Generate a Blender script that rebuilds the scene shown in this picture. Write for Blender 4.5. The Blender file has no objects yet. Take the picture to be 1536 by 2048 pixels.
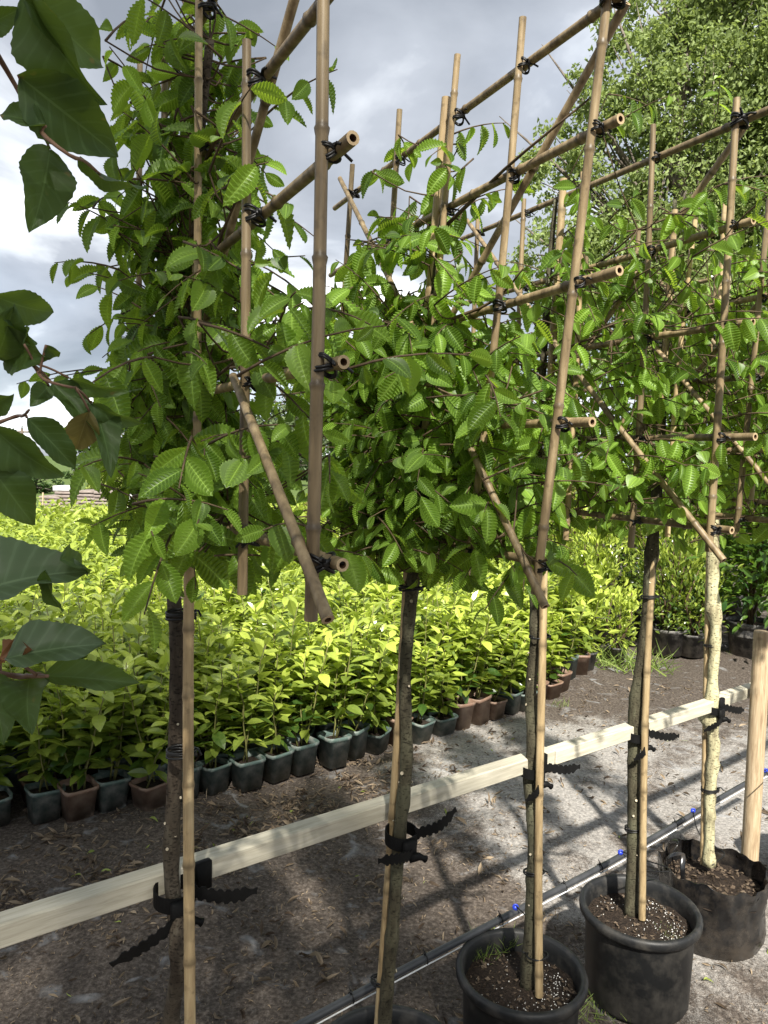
import bpy, math, random
import numpy as np
from mathutils import Matrix, Vector

R = math.radians
rng = np.random.default_rng(7)
random.seed(7)
sc = bpy.context.scene
COL = sc.collection

# ------------------------------------------------------------------ camera
EYE = np.array([0.0, 0.0, 1.6])
FPX, PITCH, ROLL = 1480.0, R(3.9), R(1.2)
_f = np.array([0, math.cos(PITCH), -math.sin(PITCH)])
_r0 = np.array([1.0, 0, 0]); _u0 = np.cross(_r0, _f)
_r = math.cos(ROLL) * _r0 + math.sin(ROLL) * _u0
_u = -math.sin(ROLL) * _r0 + math.cos(ROLL) * _u0
cam = bpy.data.cameras.new('camera'); camo = bpy.data.objects.new('camera', cam); COL.objects.link(camo)
camo.matrix_world = Matrix(((_r[0], _u[0], -_f[0], EYE[0]), (_r[1], _u[1], -_f[1], EYE[1]), (_r[2], _u[2], -_f[2], EYE[2]), (0, 0, 0, 1)))
cam.sensor_fit = 'HORIZONTAL'; cam.sensor_width = 36; cam.lens = 36 * FPX / 1536
cam.clip_start = 0.02; cam.clip_end = 2000
sc.camera = camo

# ------------------------------------------------------------------ sky, sun, exposure
SUN_AZ, SUN_EL = R(172), R(46)          # azimuth from +Y towards +X
SUN = np.array([math.sin(SUN_AZ) * math.cos(SUN_EL), math.cos(SUN_AZ) * math.cos(SUN_EL), math.sin(SUN_EL)])
wd = bpy.data.worlds.new('World'); sc.world = wd; wd.use_nodes = True
nt = wd.node_tree; nt.nodes.clear()
def wn(t, **k):
    n = nt.nodes.new(t)
    for a, b in k.items(): setattr(n, a, b)
    return n
L = nt.links.new
sky = wn('ShaderNodeTexSky', sky_type='NISHITA', sun_disc=False, sun_elevation=SUN_EL, sun_rotation=SUN_AZ)
tc = wn('ShaderNodeTexCoord'); sep = wn('ShaderNodeSeparateXYZ'); L(tc.outputs['Generated'], sep.inputs[0])
zz = wn('ShaderNodeMath', operation='ADD'); L(sep.outputs[2], zz.inputs[0]); zz.inputs[1].default_value = 0.32
zm = wn('ShaderNodeMath', operation='MAXIMUM'); L(zz.outputs[0], zm.inputs[0]); zm.inputs[1].default_value = 0.12
dx = wn('ShaderNodeMath', operation='DIVIDE'); L(sep.outputs[0], dx.inputs[0]); L(zm.outputs[0], dx.inputs[1])
dy = wn('ShaderNodeMath', operation='DIVIDE'); L(sep.outputs[1], dy.inputs[0]); L(zm.outputs[0], dy.inputs[1])
cmb = wn('ShaderNodeCombineXYZ'); L(dx.outputs[0], cmb.inputs[0]); L(dy.outputs[0], cmb.inputs[1]); cmb.inputs[2].default_value = 3.7
n1 = wn('ShaderNodeTexNoise'); L(cmb.outputs[0], n1.inputs['Vector'])
n1.inputs['Scale'].default_value = 1.7; n1.inputs['Detail'].default_value = 7; n1.inputs['Roughness'].default_value = 0.5; n1.inputs['Distortion'].default_value = 0.35
cr = wn('ShaderNodeValToRGB'); L(n1.outputs['Fac'], cr.inputs[0])
e = cr.color_ramp.elements
e[0].position = 0.34; e[0].color = (1.45, 1.62, 1.9, 1)
e[1].position = 0.66; e[1].color = (9.0, 9.05, 9.1, 1)
m_ = cr.color_ramp.elements.new(0.5); m_.color = (2.5, 2.7, 3.05, 1)
m_ = cr.color_ramp.elements.new(0.58); m_.color = (4.5, 4.75, 5.05, 1)
n2 = wn('ShaderNodeTexNoise'); L(cmb.outputs[0], n2.inputs['Vector']); n2.inputs['Scale'].default_value = 0.9; n2.inputs['Detail'].default_value = 4
r2 = wn('ShaderNodeMapRange'); L(n2.outputs['Fac'], r2.inputs[0]); r2.inputs[1].default_value = .35; r2.inputs[2].default_value = .55; r2.inputs[3].default_value = .80; r2.inputs[4].default_value = 1
mx = wn('ShaderNodeMix', data_type='RGBA'); L(r2.outputs[0], mx.inputs[0]); L(sky.outputs[0], mx.inputs[6]); L(cr.outputs[0], mx.inputs[7])
bg = wn('ShaderNodeBackground'); L(mx.outputs[2], bg.inputs[0]); bg.inputs[1].default_value = 0.1
wo = wn('ShaderNodeOutputWorld'); L(bg.outputs[0], wo.inputs[0])
sl = bpy.data.lights.new('sun', 'SUN'); sl.energy = 5.0; sl.angle = R(1.4); sl.color = (1, 0.95, 0.86)
so = bpy.data.objects.new('sun', sl); COL.objects.link(so); so.location = (2, -8, 10)
so.rotation_euler = Vector(SUN).to_track_quat('Z', 'Y').to_euler()
sc.view_settings.view_transform = 'Standard'; sc.view_settings.look = 'None'
sc.view_settings.exposure = 1.32; sc.view_settings.gamma = 1
sc.cycles.max_bounces = 6; sc.cycles.transparent_max_bounces = 6

# ------------------------------------------------------------------ geometry helpers
def ray(x, y): return _f + (x - 768) / FPX * _r - (y - 1024) / FPX * _u
def at(x, y, Y):
    d = ray(x, y); return EYE + d * (Y / d[1])
def atz(x, y, z):
    d = ray(x, y); return EYE + d * ((z - 1.6) / d[2])
def dist_to(x, y, dist):
    d = ray(x, y); return EYE + d / np.linalg.norm(d) * dist
class Panel:                    # a vertical plane: s along it (away from the viewer), n across, z up
    def __init__(s, p, az):
        s.p = np.array([p[0], p[1], 0.0]); s.d = np.array([-math.sin(az), math.cos(az), 0.0]); s.n = np.array([s.d[1], -s.d[0], 0.0]); s.az = az
    def pt(s, S, z, n=0.0): return s.p + s.d * S + s.n * n + np.array([0, 0, z])
    def px(s, x, y, n=0.0):
        d = ray(x, y); o = s.p + s.n * n
        return EYE + d * ((o - EYE) @ s.n / (d @ s.n))
    def sz(s, x, y):
        q = s.px(x, y); return (q - s.p) @ s.d, q[2]
def unit(v):
    v = np.asarray(v, float); return v / (np.linalg.norm(v, axis=-1, keepdims=True) + 1e-12)

class MB:
    def __init__(s): s.v = []; s.f = []; s.m = []; s.n = 0; s.r = []; s.uv = []; s.hasuv = False
    def add(s, v, faces, mat=0, rnd=0.5):
        v = np.asarray(v, float).reshape(-1, 3)
        for fc in faces: s.f.append([i + s.n for i in fc]); s.m.append(mat)
        s.v.append(v); s.r.append(np.full(len(v), rnd)); s.n += len(v); return s
    def box(s, c, size, rot=None, mat=0, bev=0.0):
        hx, hy, hz = np.array(size) / 2
        if bev <= 0:
            v = np.array([[x, y, z] for z in (-hz, hz) for x, y in ((-hx, -hy), (hx, -hy), (hx, hy), (-hx, hy))])
            f = [(3, 2, 1, 0), (4, 5, 6, 7), (0, 1, 5, 4), (1, 2, 6, 5), (2, 3, 7, 6), (3, 0, 4, 7)]
        else:
            b = bev; ring = [(-hx + b, -hy), (hx - b, -hy), (hx, -hy + b), (hx, hy - b), (hx - b, hy), (-hx + b, hy), (-hx, hy - b), (-hx, -hy + b)]
            v = []
            for z, q in ((-hz, b), (-hz + b, 0), (hz - b, 0), (hz, b)):
                for x, y in ring: v.append([x - math.copysign(min(q, abs(x)), x) * (q > 0), y - math.copysign(min(q, abs(y)), y) * (q > 0), z])
            v = np.array(v); f = [tuple(range(7, -1, -1)), tuple(range(24, 32))]
            for k in range(3):
                for i in range(8): j = (i + 1) % 8; f.append((k * 8 + i, k * 8 + j, k * 8 + 8 + j, k * 8 + 8 + i))
        if rot is not None: v = v @ np.array(rot).T
        return s.add(v + np.asarray(c, float), f, mat)
    def tube(s, path, rad, sides=8, cap=True, mat=0, rnd=0.5, flat=None, hole=0.0, holemat=None):
        P = np.asarray(path, float); n = len(P); rad = np.broadcast_to(np.asarray(rad, float), (n,))
        T = np.gradient(P, axis=0); T = unit(T)
        a = np.array([0, 0, 1.0]) if abs(T[0][2]) < .9 else np.array([1.0, 0, 0])
        U = unit(np.cross(T[0], a)); vs = []
        for i in range(n):
            U = unit(U - T[i] * (U @ T[i])); V = np.cross(T[i], U)
            th = np.arange(sides) / sides * 2 * math.pi
            ru, rv = (1, 1) if flat is None else flat
            vs.append(P[i] + rad[i] * (np.cos(th)[:, None] * U * ru + np.sin(th)[:, None] * V * rv))
        f = [(k * sides + i, k * sides + (i + 1) % sides, (k + 1) * sides + (i + 1) % sides, (k + 1) * sides + i) for k in range(n - 1) for i in range(sides)]
        v = np.concatenate(vs)
        if cap and hole <= 0: f += [tuple(range(sides - 1, -1, -1)), tuple(range((n - 1) * sides, n * sides))]
        s.add(v, f, mat, rnd)
        if hole > 0:
            for ring, c, dirn, rr in ((vs[0], P[0], T[0], rad[0]), (vs[-1], P[-1], -T[-1], rad[-1])):
                inner = c + (ring - c) * hole; deep = inner + dirn * rr * 1.6
                m = sides; vv = np.concatenate([ring, inner, deep])
                ff = [(i, (i + 1) % m, m + (i + 1) % m, m + i) for i in range(m)]
                s.add(vv, ff, mat + 1 if holemat is None else holemat)
                s.add(vv, [(m + i, m + (i + 1) % m, 2 * m + (i + 1) % m, 2 * m + i) for i in range(m)] + [tuple(range(2 * m, 3 * m))], mat + 2 if holemat is None else holemat + 1)
        return s
    def lathe(s, prof, sides=32, c=(0, 0, 0), mat=0, squash=None):
        th = np.arange(sides) / sides * 2 * math.pi; vs = []
        for k, (r_, z_) in enumerate(prof):
            rr = r_ if squash is None else r_ * squash(th, z_)
            vs.append(np.stack([rr * np.cos(th), rr * np.sin(th), np.full(sides, z_)], 1))
        n = len(prof)
        f = [(k * sides + i, k * sides + (i + 1) % sides, (k + 1) * sides + (i + 1) % sides, (k + 1) * sides + i) for k in range(n - 1) for i in range(sides)]
        return s.add(np.concatenate(vs) + np.asarray(c, float), f, mat)
    def mesh(s, name, mats, smooth=True):
        v = np.concatenate(s.v); me = bpy.data.meshes.new(name)
        me.vertices.add(len(v)); me.vertices.foreach_set('co', v.ravel())
        tot = np.array([len(q) for q in s.f], np.int32); st = np.concatenate([[0], np.cumsum(tot)[:-1]]).astype(np.int32)
        lp = np.fromiter((i for q in s.f for i in q), np.int32)
        me.loops.add(len(lp)); me.loops.foreach_set('vertex_index', lp)
        me.polygons.add(len(tot)); me.polygons.foreach_set('loop_start', st); me.polygons.foreach_set('loop_total', tot)
        me.polygons.foreach_set('material_index', np.array(s.m, np.int32))
        me.polygons.foreach_set('use_smooth', np.full(len(tot), bool(smooth)))
        for m in (mats if isinstance(mats, (list, tuple)) else [mats]): me.materials.append(m)
        a = me.attributes.new('rnd', 'FLOAT', 'POINT'); a.data.foreach_set('value', np.concatenate(s.r).astype(np.float32))
        me.update(calc_edges=True); return me
    def build(s, name, mats, parent=None, smooth=True):
        return link(name, s.mesh(name, mats, smooth), parent)

def link(name, me, parent=None, world=True):
    o = bpy.data.objects.new(name, me); COL.objects.link(o)
    if parent is not None:
        o.parent = parent
        if world: o.matrix_parent_inverse = WORLD.get(parent.name, Matrix()) 
    WORLD[o.name] = WORLD.get(parent.name, Matrix()) @ Matrix() if parent is not None else Matrix()
    if parent is not None: WORLD[o.name] = Matrix()
    return o
WORLD = {}
def empty(name, loc, label=None, cat=None, group=None, rz=0.0):
    o = bpy.data.objects.new(name, None); COL.objects.link(o); o.location = loc; o.rotation_euler.z = rz; o.empty_display_size = .05
    m = Matrix.Translation(Vector(loc)) @ Matrix.Rotation(rz, 4, 'Z'); WORLD[o.name] = m.inverted()
    if label: tag(o, label, cat, group)
    return o
def tag(o, label=None, cat=None, group=None, kind=None):
    if label: o['label'] = label
    if cat: o['category'] = cat
    if group: o['group'] = group
    if kind: o['kind'] = kind
    return o
def np_mesh(name, v, quads, mat, rnd=None, uv=None, smooth=False):
    me = bpy.data.meshes.new(name); v = np.ascontiguousarray(v, np.float32); q = np.ascontiguousarray(quads, np.int32)
    me.vertices.add(len(v)); me.vertices.foreach_set('co', v.ravel())
    k = q.shape[1]; me.loops.add(q.size); me.loops.foreach_set('vertex_index', q.ravel())
    me.polygons.add(len(q)); me.polygons.foreach_set('loop_start', np.arange(len(q), dtype=np.int32) * k); me.polygons.foreach_set('loop_total', np.full(len(q), k, np.int32))
    me.polygons.foreach_set('use_smooth', np.full(len(q), bool(smooth)))
    if rnd is not None:
        a = me.attributes.new('rnd', 'FLOAT', 'POINT'); a.data.foreach_set('value', np.ascontiguousarray(rnd, np.float32))
    if uv is not None:
        a = me.attributes.new('leafuv', 'FLOAT_VECTOR', 'POINT'); a.data.foreach_set('vector', np.ascontiguousarray(np.c_[uv, np.zeros(len(uv))], np.float32).ravel())
    me.materials.append(mat); me.update(calc_edges=True); return me

# ------------------------------------------------------------------ materials
def newmat(name):
    m = bpy.data.materials.new(name); m.use_nodes = True; t = m.node_tree; t.nodes.clear()
    return m, t
class NT:
    def __init__(s, t): s.t = t
    def n(s, ty, **k):
        q = s.t.nodes.new(ty)
        for a, b in k.items():
            if a.startswith('i_'):
                key = a[2:]; key = int(key) if key.isdigit() else key.replace('_', ' ')
                if hasattr(b, 'is_output'): s.t.links.new(b, q.inputs[key])
                else: q.inputs[key].default_value = b
            else: setattr(q, a, b)
        return q
    def ramp(s, fac, stops):
        q = s.n('ShaderNodeValToRGB'); s.t.links.new(fac, q.inputs[0]); el = q.color_ramp.elements
        el[0].position, el[0].color = stops[0][0], (*stops[0][1], 1); el[1].position, el[1].color = stops[-1][0], (*stops[-1][1], 1)
        for p, c in stops[1:-1]: z = el.new(p); z.color = (*c, 1)
        return q.outputs[0]
    def math(s, op, a, b=None, clamp=False):
        q = s.n('ShaderNodeMath', operation=op, use_clamp=clamp)
        for i, z in enumerate((a, b)):
            if z is None: continue
            if hasattr(z, 'is_output'): s.t.links.new(z, q.inputs[i])
            else: q.inputs[i].default_value = z
        return q.outputs[0]
    def mix(s, fac, a, b, mode='MIX'):
        q = s.n('ShaderNodeMix', data_type='RGBA', blend_type=mode)
        for i, z in ((0, fac), (6, a), (7, b)):
            if hasattr(z, 'is_output'): s.t.links.new(z, q.inputs[i])
            else: q.inputs[i].default_value = z if i == 0 else (*z, 1)
        return q.outputs[2]
    def noise(s, scale, detail=4, rough=.55, vec=None, dist=0.0):
        q = s.n('ShaderNodeTexNoise'); q.inputs['Scale'].default_value = scale; q.inputs['Detail'].default_value = detail; q.inputs['Roughness'].default_value = rough; q.inputs['Distortion'].default_value = dist
        if vec is not None: s.t.links.new(vec, q.inputs['Vector'])
        return q.outputs['Fac']
    def pos(s): return s.n('ShaderNodeNewGeometry').outputs['Position']
    def obj(s): return s.n('ShaderNodeTexCoord').outputs['Object']
    def scale(s, v, xyz):
        q = s.n('ShaderNodeMapping'); s.t.links.new(v, q.inputs[0]); q.inputs['Scale'].default_value = xyz; return q.outputs[0]
    def bump(s, h, st=.3, d=.01):
        q = s.n('ShaderNodeBump'); s.t.links.new(h, q.inputs['Height']); q.inputs['Strength'].default_value = st; q.inputs['Distance'].default_value = d; return q.outputs[0]
    def bsdf(s, col, rough=.6, spec=.3, normal=None, **k):
        q = s.n('ShaderNodeBsdfPrincipled')
        for key, z in (('Base Color', col), ('Roughness', rough), ('Specular IOR Level', spec), ('Normal', normal)):
            if z is None: continue
            if hasattr(z, 'is_output'): s.t.links.new(z, q.inputs[key])
            else: q.inputs[key].default_value = (*z, 1) if key == 'Base Color' else z
        for key, z in k.items(): q.inputs[key].default_value = z
        return q.outputs[0]
    def out(s, sh): o = s.n('ShaderNodeOutputMaterial'); s.t.links.new(sh, o.inputs[0])

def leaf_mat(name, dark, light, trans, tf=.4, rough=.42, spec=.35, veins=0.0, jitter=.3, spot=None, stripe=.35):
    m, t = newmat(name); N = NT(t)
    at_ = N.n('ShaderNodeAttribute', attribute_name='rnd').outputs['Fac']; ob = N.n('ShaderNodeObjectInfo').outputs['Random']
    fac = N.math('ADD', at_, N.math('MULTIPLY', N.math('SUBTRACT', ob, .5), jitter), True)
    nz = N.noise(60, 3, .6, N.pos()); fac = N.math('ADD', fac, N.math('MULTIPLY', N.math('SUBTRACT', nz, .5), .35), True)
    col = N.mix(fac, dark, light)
    tcol = N.mix(fac, [c * .62 for c in trans], trans)
    if veins:
        uv = N.n('ShaderNodeSeparateXYZ', i_0=N.n('ShaderNodeAttribute', attribute_name='leafuv').outputs['Vector'])
        mid = N.math('LESS_THAN', N.math('ABSOLUTE', uv.outputs[0]), .035)
        ph = N.math('SUBTRACT', N.math('MULTIPLY', uv.outputs[1], veins), N.math('MULTIPLY', N.math('ABSOLUTE', uv.outputs[0]), 1.6))
        st = N.math('POWER', N.math('ADD', N.math('MULTIPLY', N.math('COSINE', N.math('MULTIPLY', ph, 6.283)), .5), .5), 2.0)
        col = N.mix(N.math('MULTIPLY', N.math('MULTIPLY', N.math('SUBTRACT', 1.0, st), stripe), N.math('MINIMUM', N.math('MULTIPLY', N.math('ABSOLUTE', uv.outputs[0]), 4.0), 1.0)), col, N.mix(1.0, col, (.45, .5, .45), 'MULTIPLY'))
        tcol = N.mix(N.math('MULTIPLY', st, stripe), tcol, N.mix(1.0, tcol, (.6, .6, .5), 'MULTIPLY'))
        col = N.mix(N.math('MULTIPLY', N.math('MAXIMUM', mid, N.math('MULTIPLY', N.math('GREATER_THAN', st, .85), .35)), .5), col, [min(1, c * 1.7 + .02) for c in light])
    if spot is not None: col = N.mix(N.ramp(N.noise(90, 2, .5, N.pos()), [(.70, (0, 0, 0)), (.76, (1, 1, 1))]), col, spot)
    sh = N.bsdf(col, rough, spec); tr = N.n('ShaderNodeBsdfTranslucent'); t.links.new(tcol, tr.inputs[0])
    mx_ = N.n('ShaderNodeMixShader'); mx_.inputs[0].default_value = tf; t.links.new(sh, mx_.inputs[1]); t.links.new(tr.outputs[0], mx_.inputs[2])
    N.out(mx_.outputs[0]); return m
def simple(name, c1, c2, scale=8, rough=.6, spec=.3, bump=.2, stretch=(1, 1, 1), bd=.004, detail=5, space='obj', lo=.3, hi=.7):
    m, t = newmat(name); N = NT(t); v = N.scale(N.obj() if space == 'obj' else N.pos(), stretch)
    nz = N.noise(scale, detail, .6, v); col = N.ramp(nz, [(lo, c1), (hi, c2)])
    N.out(N.bsdf(col, rough, spec, N.bump(nz, bump, bd) if bump else None)); return m

M = {}
M['hornbeam'] = leaf_mat('hornbeam_leaf', (.042, .092, .016), (.23, .37, .055), (.52, .75, .06), .48, .42, .35, veins=12, jitter=.45, stripe=.75)
M['orchard'] = leaf_mat('fruit_leaf', (.026, .056, .015), (.060, .105, .030), (.20, .30, .03), .34, .5, .25, veins=7, jitter=.4, spot=(.14, .10, .03))
M['orchard_sky_sheen'] = leaf_mat('sky_sheen_fruit_leaf', (.05, .09, .038), (.09, .135, .062), (.20, .28, .05), .25, .45, .4, veins=7, jitter=.3)  # lighter, greyer green paints the sky's reflection onto the lowest leaves
M['browning'] = leaf_mat('browning_leaf', (.12, .10, .03), (.16, .14, .045), (.34, .27, .06), .4, .5, .3, veins=7)
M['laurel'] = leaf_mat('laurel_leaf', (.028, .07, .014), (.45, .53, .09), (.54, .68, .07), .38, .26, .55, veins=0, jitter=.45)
M['laurel2'] = leaf_mat('glossy_evergreen_leaf', (.02, .06, .012), (.16, .27, .03), (.26, .42, .03), .3, .28, .5, jitter=.15)
M['poplar'] = leaf_mat('poplar_leaf', (.10, .145, .045), (.28, .35, .13), (.36, .46, .11), .42, .6, .25)
M['darktree'] = leaf_mat('dark_tree_leaf', (.022, .05, .016), (.08, .13, .035), (.10, .18, .03), .3, .5, .3)
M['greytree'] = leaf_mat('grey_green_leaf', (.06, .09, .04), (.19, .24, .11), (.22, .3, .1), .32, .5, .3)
M['willow'] = leaf_mat('willow_leaf', (.14, .19, .04), (.34, .40, .10), (.36, .45, .08), .35, .5, .3)
M['brownhedge'] = leaf_mat('russet_leaf', (.06, .035, .018), (.16, .13, .045), (.2, .14, .04), .3, .5, .3)
M['grass'] = leaf_mat('grass_blade', (.09, .15, .03), (.27, .34, .09), (.3, .4, .06), .35, .5, .3)
M['litter'] = leaf_mat('dead_leaf', (.05, .034, .024), (.30, .235, .16), (.2, .14, .08), .15, .7, .2)
def bamboo(name, c1, c2, c3):
    m, t = newmat(name); N = NT(t); o = N.obj(); ob = N.n('ShaderNodeObjectInfo').outputs['Random']
    a = N.noise(14, 4, .6, N.scale(N.pos(), (6, 6, .6))); col = N.ramp(a, [(.3, c1), (.52, c2), (.72, c3)])
    sp = N.ramp(N.noise(45, 3, .6, N.pos()), [(.56, (0, 0, 0)), (.70, (1, 1, 1))]); col = N.mix(N.math('MULTIPLY', sp, .55), col, [c * .4 for c in c1])
    nd = N.n('ShaderNodeAttribute', attribute_name='rnd').outputs['Fac']       # 1 on the node rings of the cane
    col = N.mix(N.math('MULTIPLY', nd, .7), col, [c * .35 for c in c1])
    hue = N.n('ShaderNodeHueSaturation'); t.links.new(col, hue.inputs['Color']); t.links.new(N.math('ADD', N.math('MULTIPLY', ob, .5), .72), hue.inputs['Value'])
    N.out(N.bsdf(hue.outputs[0], .48, .35, N.bump(a, .15, .002))); return m
M['cane'] = bamboo('bamboo_cane', (.095, .068, .036), (.19, .14, .075), (.29, .225, .13))
M['cane_gold'] = bamboo('bamboo_cane_gold', (.19, .135, .07), (.32, .235, .125), (.42, .33, .19))
M['cane_cut'] = simple('cane_cut_end', (.26, .19, .11), (.40, .31, .19), 80, .8, .1, 0)
M['cane_hole'] = simple('cane_hollow', (.06, .035, .02), (.11, .06, .03), 60, .9, .1, 0)
M['rubber'] = simple('black_rubber', (.003, .003, .003), (.006, .006, .006), 40, .6, .12, .1)
M['tie'] = simple('black_tie_tube', (.004, .004, .004), (.008, .008, .008), 40, .42, .3, 0)
def bark(name, c1, c2, c3, sx=26):
    m, t = newmat(name); N = NT(t); v = N.scale(N.pos(), (1, 1, .28)); a = N.noise(sx * 2, 6, .65, v); b = N.noise(9, 3, .5, N.pos())
    col = N.ramp(a, [(.3, c1), (.55, c2), (.75, c3)]); col = N.mix(N.math('MULTIPLY', N.ramp(b, [(.45, (0, 0, 0)), (.65, (1, 1, 1))]), .5), col, c3)
    fs = N.ramp(N.noise(sx * 5, 3, .6, N.scale(N.pos(), (1, 1, 2.2))), [(.56, (0, 0, 0)), (.66, (1, 1, 1))]); col = N.mix(N.math('MULTIPLY', fs, .6), col, [c * .5 for c in c1])
    N.out(N.bsdf(col, .85, .15, N.bump(N.math('ADD', a, N.math('MULTIPLY', fs, -.5)), .9, .005))); return m
M['bark'] = bark('hornbeam_bark', (.020, .015, .011), (.055, .043, .031), (.10, .088, .065))
M['bark_green'] = bark('greenish_bark', (.022, .019, .012), (.062, .055, .035), (.105, .105, .066))
M['bark_pale'] = bark('pale_lichen_bark', (.10, .08, .05), (.36, .33, .20), (.54, .52, .32), 18)
M['bark_far'] = bark('tree_bark', (.06, .05, .04), (.13, .11, .09), (.2, .18, .15), 3)
M['cut'] = simple('fresh_cut_wood', (.26, .22, .15), (.5, .44, .33), 50, .8, .1, 0)
M['twig'] = simple('twig_bark', (.045, .03, .018), (.10, .07, .04), 40, .7, .2, 0)
M['twig_red'] = simple('young_twig', (.10, .055, .035), (.17, .10, .06), 40, .6, .3, 0)
M['stem'] = simple('green_stem', (.09, .10, .03), (.16, .15, .05), 20, .6, .3, 0)
def wood(name, c1, c2, c3, ax=(1, 14, 14)):
    m, t = newmat(name); N = NT(t); o = N.scale(N.obj(), ax); a = N.noise(9, 5, .6, o, .6); b = N.noise(3.5, 2, .5, N.obj())
    col = N.ramp(a, [(.3, c1), (.5, c2), (.7, c3)]); col = N.mix(N.math('MULTIPLY', N.ramp(b, [(.5, (0, 0, 0)), (.7, (1, 1, 1))]), .35), col, c1)
    kn = N.n('ShaderNodeTexVoronoi', feature='DISTANCE_TO_EDGE'); 
    vk = N.n('ShaderNodeTexVoronoi'); t.links.new(N.scale(N.obj(), (4.2, 16, 16)), vk.inputs['Vector']); vk.inputs['Scale'].default_value = 1
    k = N.ramp(vk.outputs['Distance'], [(.10, (1, 1, 1)), (.17, (0, 0, 0))]); col = N.mix(N.math('MULTIPLY', k, .5), col, [c * .45 for c in c1])
    N.out(N.bsdf(col, .72, .2, N.bump(a, .2, .002))); return m
M['beam'] = wood('sawn_softwood', (.33, .305, .235), (.43, .40, .315), (.51, .48, .39))
M['post'] = wood('round_post_wood', (.20, .14, .085), (.33, .25, .155), (.42, .34, .23), (16, 16, 1.2))
def ground():
    m, t = newmat('dusty_ground_fabric'); N = NT(t); p = N.pos()
    big = N.noise(1.1, 5, .6, p, .6); mid = N.noise(5.5, 5, .65, p, .3); fine = N.noise(70, 4, .7, p); grit = N.noise(260, 2, .6, p)
    fab = N.ramp(fine, [(.28, (.115, .108, .10)), (.5, (.235, .222, .205)), (.72, (.38, .355, .325))])
    soil = N.ramp(fine, [(.28, (.024, .019, .015)), (.5, (.070, .057, .047)), (.72, (.16, .135, .113))])
    k = N.math('ADD', N.math('MULTIPLY', big, .6), N.math('MULTIPLY', mid, .4))
    k = N.math('ADD', k, N.math('MULTIPLY', N.math('SUBTRACT', grit, .5), .3))
    xyz = N.n('ShaderNodeSeparateXYZ', i_0=p)      # left darker, right paler: shade and sun painted in; far end has more soil
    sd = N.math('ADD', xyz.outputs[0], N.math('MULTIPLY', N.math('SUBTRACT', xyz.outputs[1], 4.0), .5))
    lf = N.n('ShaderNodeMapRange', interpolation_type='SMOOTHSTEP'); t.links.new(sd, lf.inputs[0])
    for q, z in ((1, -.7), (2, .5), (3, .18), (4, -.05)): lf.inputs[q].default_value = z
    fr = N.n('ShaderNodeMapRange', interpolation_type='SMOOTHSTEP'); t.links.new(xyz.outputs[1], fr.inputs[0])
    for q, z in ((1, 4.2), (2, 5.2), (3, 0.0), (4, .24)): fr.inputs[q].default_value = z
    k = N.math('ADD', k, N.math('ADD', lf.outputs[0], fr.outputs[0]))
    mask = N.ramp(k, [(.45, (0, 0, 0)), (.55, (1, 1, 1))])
    blue = N.ramp(N.noise(7, 3, .5, p, 1.0), [(.6, (0, 0, 0)), (.72, (1, 1, 1))])
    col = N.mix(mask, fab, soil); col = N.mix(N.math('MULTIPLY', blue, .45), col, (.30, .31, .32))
    # the left bias of the soil mask puts the shade into the colour
    h = N.math('ADD', N.math('MULTIPLY', fine, .5), N.math('ADD', N.math('MULTIPLY', mid, 1.2), N.math('MULTIPLY', grit, .25)))
    N.out(N.bsdf(col, .9, .15, N.bump(h, .6, .02))); return m
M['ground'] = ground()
M['field'] = simple('far_grass', (.05, .08, .02), (.11, .15, .05), 3, .9, .1, .3, space='pos')
def potting():
    m, t = newmat('potting_compost'); N = NT(t); p = N.pos(); a = N.noise(140, 5, .7, p); b = N.noise(30, 3, .5, p)
    col = N.ramp(a, [(.32, (.010, .008, .0065)), (.55, (.032, .023, .017)), (.75, (.085, .06, .042))])
    N.out(N.bsdf(col, .9, .15, N.bump(N.math('ADD', a, b), .9, .012))); return m
M['compost'] = potting()
M['potblack'] = simple('black_pot_plastic', (.014, .015, .016), (.03, .031, .032), 5, .42, .45, .06, stretch=(1, 1, 2))
def dusty_pot(name, c, dust, amt, rough=.5, spec=.35):
    m, t = newmat(name); N = NT(t); o = N.obj(); z = N.n('ShaderNodeSeparateXYZ', i_0=o).outputs[2]
    a = N.noise(18, 5, .65, o); low = N.math('MULTIPLY', N.math('SUBTRACT', .14, z), 5.0, True)
    k = N.math('MULTIPLY', N.ramp(N.math('ADD', a, N.math('MULTIPLY', low, .25)), [(.45, (0, 0, 0)), (.8, (1, 1, 1))]), amt)
    N.out(N.bsdf(N.mix(k, c, dust), N.math('ADD', N.math('MULTIPLY', k, .4), rough), spec)); return m
M['potgreen'] = dusty_pot('green_pot_plastic', (.06, .09, .08), (.28, .275, .25), .9)
M['potgrey'] = dusty_pot('dusty_grey_pot', (.03, .03, .031), (.24, .225, .205), 1.0)  # dark plastic largely covered by pale grey dust
M['potbrown'] = dusty_pot('brown_pot_plastic', (.16, .10, .07), (.33, .26, .2), .7)
M['potdusty'] = dusty_pot('dusty_black_pot', (.009, .0095, .010), (.10, .09, .075), .45)
M['bag'] = dusty_pot('black_bag_film', (.006, .006, .0065), (.12, .095, .07), .28, .22, .6)
M['pipe'] = simple('black_water_pipe', (.02, .021, .023), (.045, .047, .05), 12, .38, .5, 0)
M['wire'] = simple('bright_wire', (.55, .56, .57), (.75, .76, .77), 20, .35, .5, 0)
M['blue'] = simple('blue_plastic', (.012, .03, .33), (.02, .05, .45), 20, .4, .5, 0)
M['perlite'] = simple('perlite', (.45, .44, .41), (.7, .69, .66), 20, .9, .2, 0)
M['board'] = wood('weathered_board', (.11, .085, .07), (.20, .165, .145), (.30, .27, .24))
M['film'] = simple('white_tunnel_film', (.45, .46, .47), (.75, .76, .77), 4, .35, .4, .3)
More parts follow.
